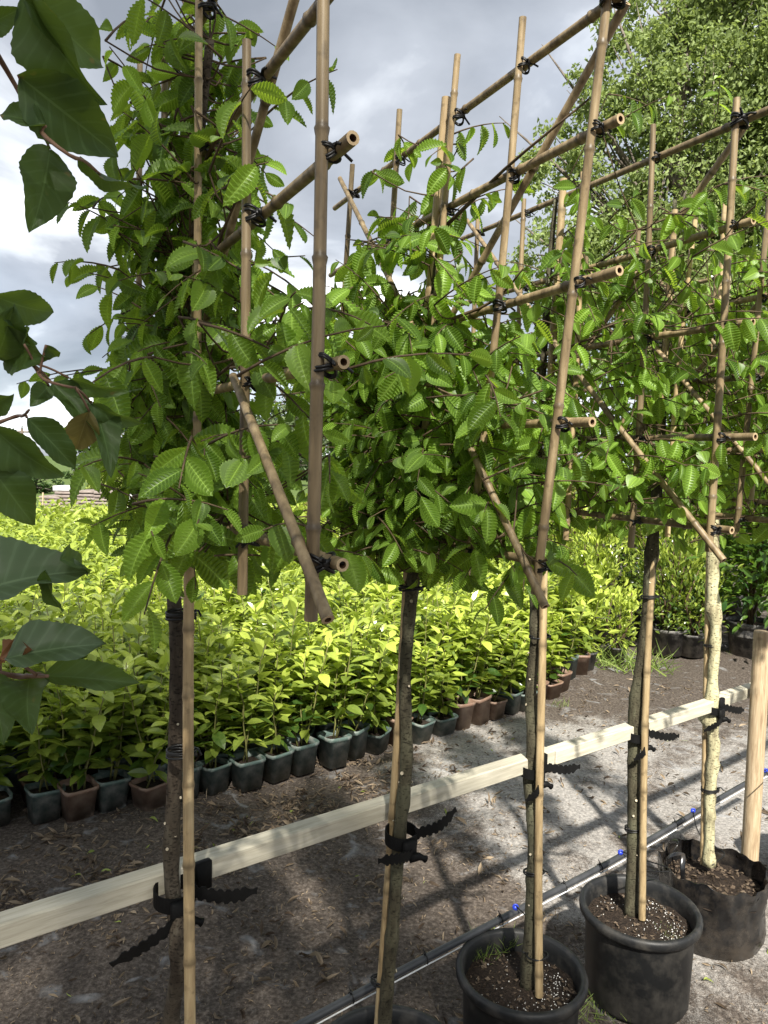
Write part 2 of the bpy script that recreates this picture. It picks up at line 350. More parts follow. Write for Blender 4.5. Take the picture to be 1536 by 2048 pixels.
M['polewood'] = simple('pole_wood', (.08, .065, .05), (.14, .115, .09), 6, .9, .1, .2)
M['cable'] = simple('overhead_cable', (.03, .05, .04), (.06, .09, .07), 5, .6, .3, 0)
M['galv'] = simple('grey_metal', (.12, .13, .14), (.2, .21, .22), 8, .5, .4, 0)
M['bud'] = leaf_mat('brown_bud_scale', (.16, .07, .03), (.26, .13, .06), (.3, .14, .05), .3, .5, .3)

# ------------------------------------------------------------------ leaves
def leaf_template(rows, cols, width, asym=.85, pleat=0.0, teeth=0.0, fold=.25, curl=.25, chev=.2, tipw=1.0, twist=0.0, seed=0, wav=0.0):
    r = np.random.default_rng(seed); t = np.linspace(0, 1, rows); u = np.linspace(-1, 1, cols)
    w = width * np.sin(math.pi * np.clip(t, 0, 1) ** asym) ** tipw; w[0] = w[-1] = width * .02
    if teeth: w = w * (1 + teeth * (np.arange(rows) % 2 * 2 - 1) + r.normal(0, teeth * .3, rows))
    X = u[None] * w[:, None]; Y = t[:, None] + chev * np.abs(X) * (1 - t[:, None])
    Z = fold * np.abs(X) - curl * t[:, None] ** 2 + pleat * (np.arange(rows) % 2 * 2 - 1)[:, None] * np.minimum(1, np.abs(u) * 2)[None] * (w[:, None] > width * .2)
    if wav: Z = Z + wav * np.sin(t[:, None] * 11 + u[None] * 2 + seed) * np.abs(u)[None]
    if twist:
        a = twist * t[:, None]; X, Z = X * np.cos(a) - Z * np.sin(a), X * np.sin(a) + Z * np.cos(a)
    v = np.stack([X, Y, Z], -1).reshape(-1, 3); uv = np.stack(np.broadcast_arrays(u[None], t[:, None]), -1).reshape(-1, 2)
    q = [(i * cols + j, i * cols + j + 1, (i + 1) * cols + j + 1, (i + 1) * cols + j) for i in range(rows - 1) for j in range(cols - 1)]
    return v, np.array(q), uv
def frames(axis, normal):
    a = unit(axis); n = unit(normal - a * np.sum(normal * a, -1, keepdims=True)); x = np.cross(a, n)
    return np.stack([x, a, n], -1)          # columns x, y(axis), z(normal)
def joined(name, temps, pos, Rm, size, rnd, mat, parent=None, smooth=False, pick=None):
    K = len(pos); pick = np.arange(K) % len(temps) if pick is None else pick
    vs, qs, rs, us, off = [], [], [], [], 0
    for ti, (v, q, uv) in enumerate(temps):
        sel = np.where(pick == ti)[0]
        if not len(sel): continue
        W_ = np.einsum('kij,nj->kni', Rm[sel], v) * np.reshape(size[sel], (-1, 1, 1)) + pos[sel][:, None]
        vs.append(W_.reshape(-1, 3)); qs.append((q[None] + (np.arange(len(sel)) * len(v))[:, None, None] + off).reshape(-1, q.shape[1])); off += len(sel) * len(v)
        rs.append(np.repeat(rnd[sel], len(v))); us.append(np.tile(uv, (len(sel), 1)))
    me = np_mesh(name, np.concatenate(vs), np.concatenate(qs), mat, np.concatenate(rs), np.concatenate(us), smooth)
    return me if parent is False else link(name, me, parent)
def leaf_object(name, me, pos, Rm, size, parent, world=True):
    o = link(name, me, parent, world); Rm = Rm * size
    o.matrix_basis = Matrix(((*Rm[0], pos[0]), (*Rm[1], pos[1]), (*Rm[2], pos[2]), (0, 0, 0, 1))); return o
HORN = [leaf_template(25, 5, w, .90, .022, .034, fo, cu, .30, .74, tw, s) for s, (w, fo, cu, tw) in enumerate([(.25, .3, .25, .1), (.27, .15, .4, -.3), (.23, .55, .15, .4), (.26, .25, .6, 0), (.22, .7, .3, -.4), (.28, .1, .15, .2)])]
LAUR = [leaf_template(6, 3, w, .95, 0, 0, fo, cu, 0, .9, tw, s) for s, (w, fo, cu, tw) in enumerate([(.24, .35, .25, .1), (.27, .2, .4, -.2), (.22, .5, .1, .2), (.25, .3, .1, 0)])]
SMALL = [(np.array([[0, 0, 0], [.34, .5, .1], [0, 1, -.1], [-.34, .5, .1]]), np.array([[0, 1, 2, 3]]), np.array([[0, 0], [.5, .5], [0, 1], [-.5, .5]])),
         (np.array([[0, 0, 0], [.28, .4, -.08], [0, 1, .1], [-.28, .55, -.1]]), np.array([[0, 1, 2, 3]]), np.array([[0, 0], [.5, .5], [0, 1], [-.5, .5]]))]

# ================================================================== THE SETTING
def sheet(name, poly, z, mat):
    return tag(MB().add([(x, y, z) for x, y in poly], [tuple(range(len(poly)))]).build(name, mat, smooth=False), kind='structure')
# nearby ground: gently uneven sheet, continued flat to the horizon
def terrain():
    xs = np.concatenate([[-600, -120, -30], np.arange(-4, 6.01, .1), [30, 120, 600]]); ys = np.concatenate([[-300, -30], np.arange(0.4, 8.01, .1), [14, 40, 150, 900]])
    X, Y = np.meshgrid(xs, ys); near = np.clip(1 - np.maximum(np.abs(X - 1) - 3.5, np.abs(Y - 4) - 3) / 1.0, 0, 1)
    Z = near * (.010 * np.sin(X * 3.1 + Y * 1.7) + .008 * np.sin(X * 7 - Y * 5.3 + 1) + .005 * np.sin(X * 15 + 2 * np.sin(Y * 9)) - .012)
    v = np.stack([X, Y, Z], -1).reshape(-1, 3); c = len(xs)
    q = [(i * c + j, i * c + j + 1, (i + 1) * c + j + 1, (i + 1) * c + j) for i in range(len(ys) - 1) for j in range(c - 1)]
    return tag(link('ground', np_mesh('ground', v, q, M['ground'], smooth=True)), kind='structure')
terrain()
sheet('grass_field', [(-500, 19), (500, 19), (500, 800), (-500, 800)], .012, M['field'])

# ------------------------------------------------------------------ background trees
def tree(name, label, base, lobes, nleaf, size, mat, trunk_r, group=None, clump=.3, droop=0.0, limbs=True, seed=1, cat='tree', per=45):
    r = np.random.default_rng(seed); base = np.array(base, float); t = empty(name, base, label, cat, group)
    lob = np.array(lobes, float); top = lob[:, 2].max()
    tb = MB(); cx = lob[:, :2].mean(0); zt = lob[:, 2].mean()
    path = [base + np.array([0, 0, -.1]), base * .7 + np.array([*cx, zt]) * .3, np.array([*cx, zt]), np.array([*cx, top])]
    path = np.array(path); path[1, :2] += r.normal(0, trunk_r, 2); tb.tube(path, [trunk_r * 1.2, trunk_r, trunk_r * .6, trunk_r * .15], 9)
    tb.build('trunk', M['bark_far'], t)
    if limbs:
        b = MB()
        for q in lob:
            z0 = base[2] + (q[2] - base[2]) * r.uniform(.45, .75); k = np.clip((z0 - base[2]) / max(.1, zt - base[2]), 0, 1); s0 = base * (1 - k) + np.array([*cx, zt]) * k; s0[2] = z0
            mid = (s0 + q[:3]) / 2 + r.normal(0, .12, 3) * q[3]; b.tube([s0, mid, q[:3], q[:3] + (q[:3] - mid) * .8], [trunk_r * .4, trunk_r * .28, trunk_r * .15, trunk_r * .03], 6)
            for _ in range(5):
                e_ = q[:3] + unit(r.normal(0, 1, 3)) * q[3:6] * .85; b.tube([mid, (mid + e_) / 2 + r.normal(0, .1, 3) * q[3], e_], [trunk_r * .16, trunk_r * .1, trunk_r * .02], 5)
        b.build('limbs', M['bark_far'], t)
    vol = (lob[:, 3] * lob[:, 4] * lob[:, 5]); P = []
    for q, k in zip(lob, vol / vol.sum()):
        n = int(nleaf * k); nc = max(8, n // per); d = unit(r.normal(0, 1, (nc, 3))) * (r.uniform(.25, 1, (nc, 1)) ** .45)
        c = q[:3] + d * q[3:6]; i = r.integers(0, nc, n); off = r.normal(0, 1, (n, 3)) * clump * min(q[3:6]) * .5
        off[:, 2] *= .75; p = c[i] + off
        if droop: p[:, 2] -= np.abs(r.normal(0, droop, n)); 
        P.append(p)
    P = np.concatenate(P); n = len(P); ax = r.normal(0, 1, (n, 3)); ax[:, 2] -= .5 + 3 * droop; nr = r.normal(0, .8, (n, 3)); nr[:, 2] += .6
    joined('crown', SMALL, P, frames(ax, nr), size * r.uniform(.6, 1.25, n), np.clip(r.normal(.5, .25, n), 0, 1), M[mat], t)
    return t
def lobe_px(x, y, Y, rp, ry=1.0, rd=1.0):
    p = at(x, y, Y); k = Y / FPX * rp; return [*p, k, k * rd, k * ry]
Y = 17
tree('poplar_tree', 'tall sunlit poplar filling the upper right corner behind the frames', at(1480, 1000, 17) * [1, 1, 0],
     [lobe_px(*a) for a in [(1110, 330, Y, 62, 1.3), (1175, 215, Y, 62, 1.35), (1130, 520, Y, 85, 1.2), (1265, 120, Y, 78, 1.5), (1250, 330, Y, 95, 1.2), (1260, 520, Y, 110, 1.1), (1380, 190, Y, 105, 1.4),
      (1380, 430, Y, 115, 1.2), (1500, 130, Y, 120, 1.5), (1520, 380, Y, 130, 1.3), (1350, -20, Y, 90, 1.3), (1480, -120, Y, 130, 1.3), (1640, 200, Y, 160, 1.6), (1190, 640, Y, 120, .9), (1400, 650, Y, 150, .9), (1600, 620, Y, 160, 1)]],
     125000, .125, 'poplar', .28, clump=.34, seed=3, per=90)
Y = 58
tree('poplar_tree', 'hazy grey green poplar far behind the leafy bed, centre', at(600, 935, Y) * [1, 1, 0],
     [lobe_px(*a) for a in [(560, 780, Y, 62, 1.3), (640, 800, Y, 60, 1.2), (600, 880, Y, 95, .7), (520, 850, Y, 50, 1), (690, 790, Y, 58, 1.4), (590, 730, Y, 40, 1)]], 9000, .34, 'greytree', .4, seed=5)
tree('broadleaf_tree', 'distant grey green tree seen between the second and third frames', at(860, 940, Y) * [1, 1, 0],
     [lobe_px(*a) for a in [(780, 830, Y, 60, 1.2), (860, 800, Y, 70, 1.2), (960, 820, Y, 70, 1), (1050, 790, Y, 70, 1.3), (880, 890, Y, 120, .5)]], 9000, .36, 'greytree', .4, seed=6)
Y = 50
tree('broadleaf_tree', 'dark green tree behind the yellow willow at the left', at(240, 935, Y) * [1, 1, 0],
     [lobe_px(*a) for a in [(190, 900, Y, 45, 1.1), (250, 865, Y, 55, .9), (320, 860, Y, 60, 1), (390, 870, Y, 55, 1), (150, 950, Y, 34, .6), (230, 930, Y, 60, .6)]], 9000, .3, 'darktree', .4, seed=7)
Y = 34
tree('willow_tree', 'weeping yellow green willow above the board stacks', at(235, 950, Y) * [1, 1, 0],
     [lobe_px(*a) for a in [(240, 922, Y, 26, 1), (200, 955, Y, 22, 1), (262, 945, Y, 24, 1.2), (225, 955, Y, 24, 1), (285, 940, Y, 20, 1.1)]], 7000, .16, 'willow', .2, droop=.25, clump=.45, seed=8)
Y = 30
tree('hedgerow_tree', 'dark bushy tree at the left edge below the power pole', at(20, 960, Y) * [1, 1, 0],
     [lobe_px(*a) for a in [(-30, 920, Y, 60, .9), (30, 955, Y, 48, .8), (75, 965, Y, 32, .8), (-10, 880, Y, 30, 1), (110, 975, Y, 22, .8)]], 8000, .17, 'darktree', .2, seed=9)
# hedge line further back that closes the horizon
for i, (x0, lab) in enumerate([(430, 'low dark hedgerow bush far behind the first tree trunk'), (720, 'low dark hedgerow bush far behind the second tree crown'), (1000, 'low dark hedgerow bush far behind the third tree crown')]):
    Y = 44 + i
    tree('hedgerow_bush', lab, at(x0, 940, Y) * [1, 1, 0], [lobe_px(x0 + k * 55, 925 + 8 * (k % 2), Y, 42, .8) for k in range(-2, 3)], 5000, .28, 'darktree', .2, seed=20 + i, cat='bush', group='distant hedgerow')
# the fruit tree the photographer stands under: trunk behind and left of the camera, crown overhead
tree('fruit_tree', 'fruit tree beside the camera whose crown shades the nearest trees', (-2.6, -2.2, 0),
     [(-1.4, -1.2, 5.0, .9, .9, .55), (-.5, -2.0, 5.1, .75, .8, .6), (-.25, -1.0, 5.0, .6, .7, .5), (-1.9, -.2, 4.9, .8, .7, .5), (-1.0, -.2, 5.1, .6, .6, .5), (.35, -2.6, 5.0, .7, .55, .5), (1.05, -2.75, 5.0, .6, .5, .45), (-.6, -2.9, 5.1, .8, .6, .5), (-2.8, -1.0, 5.2, .9, .9, .6), (.0, -2.5, 5.6, .7, .5, .4), (-.9, -2.2, 5.6, .8, .6, .4)],
     9500, .105, 'orchard', .11, clump=.6, seed=11)

# ------------------------------------------------------------------ power pole and overhead lines, far left
Yp = 90
pb = at(45, 940, Yp); pole = empty('power_pole', (pb[0], pb[1], 0), 'wooden power pole with crossarm and insulators, far left', 'power pole')
zt = at(45, 858, Yp)[2]
MB().tube([(pb[0], pb[1], -.2), (pb[0], pb[1], zt)], [.22, .16], 10).build('shaft', M['polewood'], pole)
MB().box((pb[0], pb[1], zt - .35), (3.1, .16, .2)).build('crossarm', M['polewood'], pole)
for dx_ in (-1.45, 0, 1.45):
    MB().lathe([(.0, 0), (.1, 0), (.13, .12), (.08, .2), (.12, .3), (.0, .42)], 10, (pb[0] + dx_, pb[1], zt - .25 if dx_ else zt)).build('insulator', M['galv'], pole)
for i, (yy, lab) in enumerate([(868, 'topmost dark overhead cable crossing behind the trees'), (874, 'middle dark overhead cable crossing behind the trees'), (881, 'lowest dark overhead cable crossing behind the trees')]):
    a = np.array([pb[0] + (-1.45, 0, 1.45)[i], pb[1], zt + (.12, .4, .12)[i]]); b = at(1250, yy + 24, Yp); 
    pts = [a * (1 - k) + b * k + np.array([0, 0, -1.2 * (1 - (2 * k - 1) ** 2) * .6]) for k in np.linspace(0, 1, 14)]
    tag(MB().tube(pts, .024, 5).build('overhead_cable', M['cable']), lab, 'cable', 'overhead cables')

ORD = ['first', 'second', 'third', 'fourth', 'fifth', 'sixth', 'seventh', 'eighth', 'ninth', 'tenth', 'eleventh', 'twelfth', 'thirteenth', 'fourteenth', 'fifteenth', 'sixteenth', 'seventeenth', 'eighteenth', 'nineteenth', 'twentieth', 'twenty-first', 'twenty-second', 'twenty-third', 'twenty-fourth', 'twenty-fifth', 'twenty-sixth', 'twenty-seventh', 'twenty-eighth', 'twenty-ninth', 'thirtieth']
# ------------------------------------------------------------------ board stacks, low tunnel, stakes behind the bed
r_ = np.random.default_rng(4); Yb = 17.5; pile = 0
for (x0, x1, ytop, n, nm) in [(80, 118, 992, 5, 'left'), (112, 152, 983, 7, 'second'), (150, 185, 981, 8, 'third'), (182, 222, 983, 7, 'right')]:
    a, b = at(x0, ytop, Yb), at(x1, ytop, Yb); w = b[0] - a[0]; zt_ = a[2]
    for k in range(n):
        th = .062; z = zt_ - k * .082 - th / 2
        o = MB().box((0, 0, 0), (w * r_.uniform(.92, 1.08), .9, th), bev=.006).build('timber_board', M['board'])
        o.location = ((a[0] + b[0]) / 2 + r_.normal(0, .02), Yb + .4 + pile * .02, z); o.rotation_euler = (0, r_.normal(0, .012), r_.normal(0, .05))
        tag(o, 'weathered board, %s from the top of the %s pile behind the bed' % (ORD[k], nm), 'board', 'boards in the %s pile' % nm)
    for dx_, sd in ((-.35, 'left'), (.35, 'right')):
        o = MB().box(((a[0] + b[0]) / 2 + w * dx_, Yb + .4, (zt_ - n * .082) / 2), (.12, .8, max(.05, zt_ - n * .082 - .002))).build('timber_bearer', M['board'], smooth=False)
        tag(o, '%s timber bearer under the %s pile of boards' % (sd, nm), 'bearer', 'bearers under the board piles')
    pile += 1
o = MB().box((0, 0, 0), (.4, .6, .12), bev=.01).build('crate', M['film']); p = at(122, 977, Yb); o.location = (p[0], Yb + .3, p[2] + .0); tag(o, 'pale grey crate lying on top of the board stacks', 'crate')
tun = empty('low_tunnel', (at(262, 1000, 17)[0], 17, 0), 'low white plastic tunnel beside the board stacks', 'tunnel')
a, b = at(222, 1010, 17), at(305, 1010, 17); wv = (b[0] - a[0]) / 2; cx = (a[0] + b[0]) / 2; ztn = at(262, 984, 17)[2]
def arch(y, rs=1.0): return [(cx + wv * math.cos(t) * rs, y, max(0.0, ztn) * (math.sin(t) ** .8) * rs) for t in np.linspace(0, math.pi, 13)]
g = MB(); rows_ = [arch(y) for y in (16.6, 17.6, 18.6)]
vv = np.array(rows_).reshape(-1, 3); g.add(vv, [(i * 13 + j, i * 13 + j + 1, (i + 1) * 13 + j + 1, (i + 1) * 13 + j) for i in range(2) for j in range(12)])
g.add(np.array(rows_[0]), [tuple(range(13))]); g.build('film', M['film'], tun)
for y in (16.59, 17.6, 18.6): MB().tube(arch(y, 1.012), .012, 6).build('hoop', M['galv'], tun)
for x, y in [(84, 985), (117, 1000), (60, 990)]:
    p = at(x, y, 16.2); tag(MB().tube([(p[0], p[1], -.05), (p[0] + .02, p[1], p[2])], .018, 7).build('stake', M['post']), 'thin pale wooden stake, %s in front of the board stacks' % {84: 'middle one', 117: 'right one', 60: 'left one'}[x], 'stake', 'stakes by the boards')

# ================================================================== POTTED LAUREL BED
def square_pot(h=.15, top=.074, bot=.055):
    def sq(th, z): return 1 / np.maximum(np.maximum(np.abs(np.cos(th)), np.abs(np.sin(th))), .78)
    b = MB(); b.lathe([(.0, .004), (bot, .004), (bot + .002, 0), (top - .004, h - .02), (top + .001, h - .018), (top + .002, h), (top - .004, h), (top - .007, h - .025)], 24, squash=sq)
    s = MB(); s.lathe([(top - .006, h - .03), (.03, h - .022), (.0, h - .02)], 24, squash=sq); return b, s
PB, PS = square_pot()
POT = {c: PB.mesh('pot', M[c], True) for c in ('potgreen', 'potbrown')}; SOIL = PS.mesh('soil', M['compost'])
def laurel_plan(seed, h, nst, per):
    r = np.random.default_rng(seed); pos, ax, nr, sz, ag = [], [], [], [], []; stems = []
    for k in range(nst):
        b = np.array([r.normal(0, .018), r.normal(0, .018), .12]); lean = r.normal(0, .09, 2); hh = h * r.uniform(.78, 1.05)
        pts = np.array([b + np.array([lean[0] * t, lean[1] * t, (hh - .12) * t]) + r.normal(0, .006, 3) * (t > 0) for t in np.linspace(0, 1, 6)]); stems.append(pts)
        ph = r.uniform(0, 6.28)
        for j in range(per):
            t = .16 + .84 * (j + .5) / per; i = min(4, int(t * 5)); p = pts[i] * (1 - (t * 5 - i)) + pts[i + 1] * (t * 5 - i)
            ph += 2.4 + r.normal(0, .25); el = .05 + .8 * t ** 2.6 + r.normal(0, .25); o = np.array([math.cos(ph), math.sin(ph), 0])
            a = o * math.cos(el) + np.array([0, 0, math.sin(el)]); n = -o * math.sin(el) + np.array([0, 0, math.cos(el)]) + r.normal(0, .25, 3)
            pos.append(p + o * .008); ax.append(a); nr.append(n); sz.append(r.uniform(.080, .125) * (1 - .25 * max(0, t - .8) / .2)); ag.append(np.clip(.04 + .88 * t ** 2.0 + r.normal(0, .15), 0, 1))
    return stems, np.array(pos), np.array(ax), np.array(nr), np.array(sz), np.array(ag)
def stem_mesh(stems, rad=.0035):
    b = MB()
    for p in stems: b.tube(p, np.linspace(rad * 1.3, rad * .6, len(p)), 5)
    return b.mesh('stem', M['stem'])
VAR = []
for i in range(7):
    st, P, A, Nn, S_, G = laurel_plan(100 + i, [.62, .7, .76, .66, .72, .58, .68][i], 3 + i % 2, 22)
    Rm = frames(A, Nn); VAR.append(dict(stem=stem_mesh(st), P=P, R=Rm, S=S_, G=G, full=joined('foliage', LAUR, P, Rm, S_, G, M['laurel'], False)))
# single-leaf meshes at five ages for the leaves of the front row
LEAFM = [[np_mesh('leaf', t[0], t[1], M['laurel'], np.full(len(t[0]), a), t[2]) for a in (.15, .35, .55, .75, .92)] for t in LAUR]
FRONT = np.array([atz(x, y, 0)[:2] for x, y in [(-120, 1662), (20, 1640), (155, 1622), (292, 1612), (410, 1586), (520, 1560), (620, 1532), (720, 1505), (840, 1478), (930, 1453), (1040, 1415), (1140, 1375)]])
seg = np.r_[0, np.cumsum(np.linalg.norm(np.diff(FRONT, axis=0), axis=1))]
def front_at(d): return np.array([np.interp(d, seg, FRONT[:, 0]), np.interp(d, seg, FRONT[:, 1])])
rowcol = 'gggbgbggggggggbggbbbggbbbggggg'
dirn = unit(FRONT[-1] - FRONT[3]); back = np.array([-dirn[1], dirn[0]])
r_ = np.random.default_rng(21); nfront = int(seg[-1] / .158)
PROTO = {}
def front_plant(v, big):
    """leaf parts of one front plant, local coordinates"""
    d = VAR[v]; return d
for k in range(nfront):
    xy = front_at(.06 + k * .158) + r_.normal(0, .012, 2) + back * r_.uniform(-.02, .035); v = (k * 3 + 1) % 7; d = VAR[v]; col = rowcol[k % 30]
    p = empty('potted_laurel', (*xy, -.008), 'cherry laurel in a %s square pot, %s from the left in the front row' % ('dusty green' if col == 'g' else 'brown', ORD[k]), 'potted plant', 'front row of potted laurels', rz=r_.uniform(0, .5) + .6)
    p.rotation_euler.x = r_.normal(0, .045); p.rotation_euler.y = r_.normal(0, .045); p.scale = (1, 1, r_.uniform(.76, 1.14))
    link('pot', POT['potgreen' if col == 'g' else 'potbrown'], p, False); link('soil', SOIL, p, False); link('stem', d['stem'], p, False)
    q = d['R'][:, :, 1]; order = np.argsort(-(d['S'] + .02 * np.random.default_rng(k).random(len(d['S'])))); big = order[:46]; rest = order[46:]
    for i in big: leaf_object('leaf', LEAFM[i % 4][min(4, int(d['G'][i] * 5))], d['P'][i], d['R'][i], d['S'][i], p, False)
    if ('rest', v) not in PROTO: PROTO[('rest', v)] = 1
    o = link('foliage', joined('foliage', LAUR, d['P'][rest], d['R'][rest], d['S'][rest], d['G'][rest], M['laurel'], False), p, False); o['kind'] = 'stuff'
# behind the front row: the nearest plants singly, the rest as one mass
cand = []
for j in range(1, 62):
    for i in range(-40, 60):
        b = front_at(np.clip(.06 + i * .17, 0, seg[-1])) ; 
        b = b + (dirn * (.06 + i * .17 - seg[-1]) if i * .17 + .06 > seg[-1] else (dirn * (.06 + i * .17) if i < 0 else 0)) + back * (j * .17) + r_.normal(0, .03, 2)
        if b[1] > 15.5 or b[1] < 2.6: continue
        px_ = 768 + FPX * b[0] / b[1]
        if px_ < -160 or px_ > 1190: continue
        cand.append((b[1] - .25 * (j <= 2), b[0], b[1], j + i / 1000))
cand.sort(); near, far = cand[:240], cand[240:]
NUM = {}
for n_, (_, x, y, j) in enumerate(near):
    ii = round((j - round(j)) * 1000); j = round(j); fk = int(np.clip(round(ii * .17 / .158), 0, nfront - 1))
    v = int(r_.integers(0, 7)); d = VAR[v]
    raw = round(ii * .17 / .158); end_ = 'laurel in the %s row, %s past the %s end of the front row'
    lab = (end_ % (ORD[j], ORD[raw - nfront], 'right') if raw >= nfront else end_ % (ORD[j], ORD[-raw - 1], 'left') if raw < 0 else 'laurel in the %s row, standing behind the %s pot of the front row' % (ORD[j], ORD[fk])) if j <= 2 else 'laurel plant standing in the packed bed behind the front rows'
    p = empty('potted_laurel', (x, y, -.008), lab, 'potted plant', 'second and third rows of laurels' if j <= 2 else 'laurels massed in the bed', rz=r_.uniform(0, 6.28)); p.scale = (1, 1, r_.uniform(.78, 1.25))
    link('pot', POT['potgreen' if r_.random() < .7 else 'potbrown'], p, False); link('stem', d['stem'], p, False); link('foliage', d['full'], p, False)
P, Rr, S_, G = [], [], [], []
for _, x, y, j in far:
    d = VAR[int(r_.integers(0, 7))]; a = r_.uniform(0, 6.28); c, s = math.cos(a), math.sin(a); rot = np.array([[c, -s, 0], [s, c, 0], [0, 0, 1]])
    keep = np.where(d['P'][:, 2] > .3)[0]; keep = r_.choice(keep, min(len(keep), 34 if y < 8 else 20), replace=False); hs = r_.uniform(.85, 1.25)
    P.append((d['P'][keep] @ rot.T) * [1, 1, hs] + [x, y, 0]); Rr.append(np.einsum('ij,kjl->kil', rot, d['R'][keep])); S_.append(d['S'][keep] * (1.15 if y < 8 else 1.5)); G.append(d['G'][keep])
LL = [leaf_template(4, 3, w, .95, 0, 0, .35, .2, 0, .9, 0, s) for s, w in enumerate((.19, .2))]
o = joined('laurel_bed', LL, np.concatenate(P), np.concatenate(Rr), np.concatenate(S_), np.concatenate(G), M['laurel'])
tag(o, 'yellow green mass of laurel plants filling the far bed', 'laurel bed', kind='stuff')

# ------------------------------------------------------------------ larger potted shrubs on the right
def round_pot_mesh(name, r0, r1, h, mat, rim=.008):
    b = MB(); b.lathe([(0, .004), (r0 - .01, .004), (r0, .0), (r0 + (r1 - r0) * .84, h * .86), (r1 + .001, h * .87), (r1 + rim, h - .012), (r1 + rim, h - .004), (r1 + rim - .004, h), (r1 - .004, h), (r1 - .006, h - .03), (r1 - .014, h * .6)], 40)
    return b.mesh(name, M[mat])
def shrub(label, xy, h, w, n, mat, leaf, potr, seed, up=.5, age=(.2, .8), group='potted shrubs along the back', stems=6, pot='potgrey', z0=.3):
    r = np.random.default_rng(seed); t = empty('potted_shrub', (*xy, 0), label, 'shrub', group)
    ph = potr * 1.5; link('pot', round_pot_mesh('pot', potr * .8, potr, ph, pot), t, False)
    MB().lathe([(potr - .008, ph - .04), (0, ph - .03)], 24, (*xy, 0)).build('soil', M['compost'], t)
    b = MB(); P = []
    for k in range(stems):
        a = r.uniform(0, 6.28); rr = w * r.uniform(.2, .8); e = np.array([xy[0] + rr * math.cos(a), xy[1] + rr * math.sin(a), h * r.uniform(.7, 1)])
        s0 = np.array([*xy, ph - .05]) + r.normal(0, .02, 3) * [1, 1, 0]; m = (s0 + e) / 2 + r.normal(0, .05, 3); b.tube([s0, m, e], [.012, .008, .003], 6)
        for q in range(int(1.7 * n) // stems):
            u_ = r.uniform(.12, 1.02); c = (s0 * (1 - u_) + e * u_) if u_ < 1 else e; P.append(c + r.normal(0, 1, 3) * [w * .36, w * .36, h * .05])
    b.build('stems', M['twig'], t); P = np.array(P); P = P[P[:, 2] > ph * .9]; n = len(P)
    o = P - np.array([*xy, h * .35]); o = unit(o); ax = o + r.normal(0, .5, (n, 3)) + [0, 0, up]; nr = np.array([0, 0, 1]) + r.normal(0, .6, (n, 3)) + o * .4
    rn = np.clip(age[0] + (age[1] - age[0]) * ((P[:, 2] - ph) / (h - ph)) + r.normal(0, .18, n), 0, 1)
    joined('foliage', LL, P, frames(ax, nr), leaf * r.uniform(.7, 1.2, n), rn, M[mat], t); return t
def gx(px_, Y): return (at(px_, 1300, Y)[0], Y)
shrub('tall glossy evergreen at the right edge behind the wooden post', gx(1500, 6.3), 2.3, .5, 900, 'laurel2', .10, .2, 31)
shrub('tall glossy evergreen left of the one behind the wooden post', gx(1400, 6.7), 2.2, .5, 900, 'laurel2', .10, .19, 32, age=(.3, .9))
shrub('very tall dark evergreen standing furthest right beyond the frame', gx(1600, 6.0), 3.4, .6, 1300, 'laurel2', .11, .2, 33)
shrub('tall dark evergreen rising behind the right-hand crowns', gx(1470, 7.6), 3.5, .7, 1500, 'laurel2', .12, .22, 34, age=(.2, .8))
shrub('bushy yellow green shrub behind the fourth trunk', gx(1300, 6.9), 1.5, .38, 800, 'laurel', .07, .17, 35, age=(.2, .75))
shrub('bushy green shrub left of the fourth trunk, in a dusty black pot', gx(1335, 6.3), 1.15, .3, 600, 'laurel', .06, .15, 36, age=(.1, .6))
shrub('leafy shrub with a tilted black pot under its branches', gx(1385, 6.25), 1.05, .28, 450, 'laurel', .06, .13, 37, age=(.1, .5))
shrub('yellow green shrub at the right end of the laurel bed', gx(1200, 6.8), 1.35, .35, 800, 'laurel', .075, .16, 38, age=(.3, .95))
shrub('russet leaved shrub between the fourth and fifth trunks', gx(1365, 7.3), 1.7, .32, 500, 'brownhedge', .055, .15, 39)
shrub('russet flecked shrub behind the third trunk', gx(1165, 8.2), 1.7, .45, 700, 'brownhedge', .06, .16, 40)
shrub('broad green shrub behind the russet one at the third trunk', gx(1110, 9.0), 1.7, .5, 900, 'laurel', .085, .17, 41, age=(.15, .6))
shrub('broad green shrub behind the third frame, furthest back', gx(1250, 8.8), 2.1, .55, 1000, 'laurel2', .09, .18, 42, age=(.3, .9))
shrub('small upright laurel in a grey pot at the bed corner', gx(1168, 5.75), .85, .16, 260, 'laurel', .085, .1, 43, age=(.35, 1), stems=3)
shrub('low grassy shrub in a small grey pot beside the bed corner', gx(1232, 6.0), .62, .16, 260, 'laurel', .06, .085, 44, age=(.2, .7), stems=4)
for i, x in enumerate((680, 760, 900, 1000)):
    shrub('russet twiggy shrub behind the bed, %s of four from the left' % ORD[i], gx(x, 13.0 + .3 * i), 1.5, .55, 800, 'brownhedge' if i != 2 else 'laurel2', .07, .2, 50 + i, group='shrubs behind the bed')
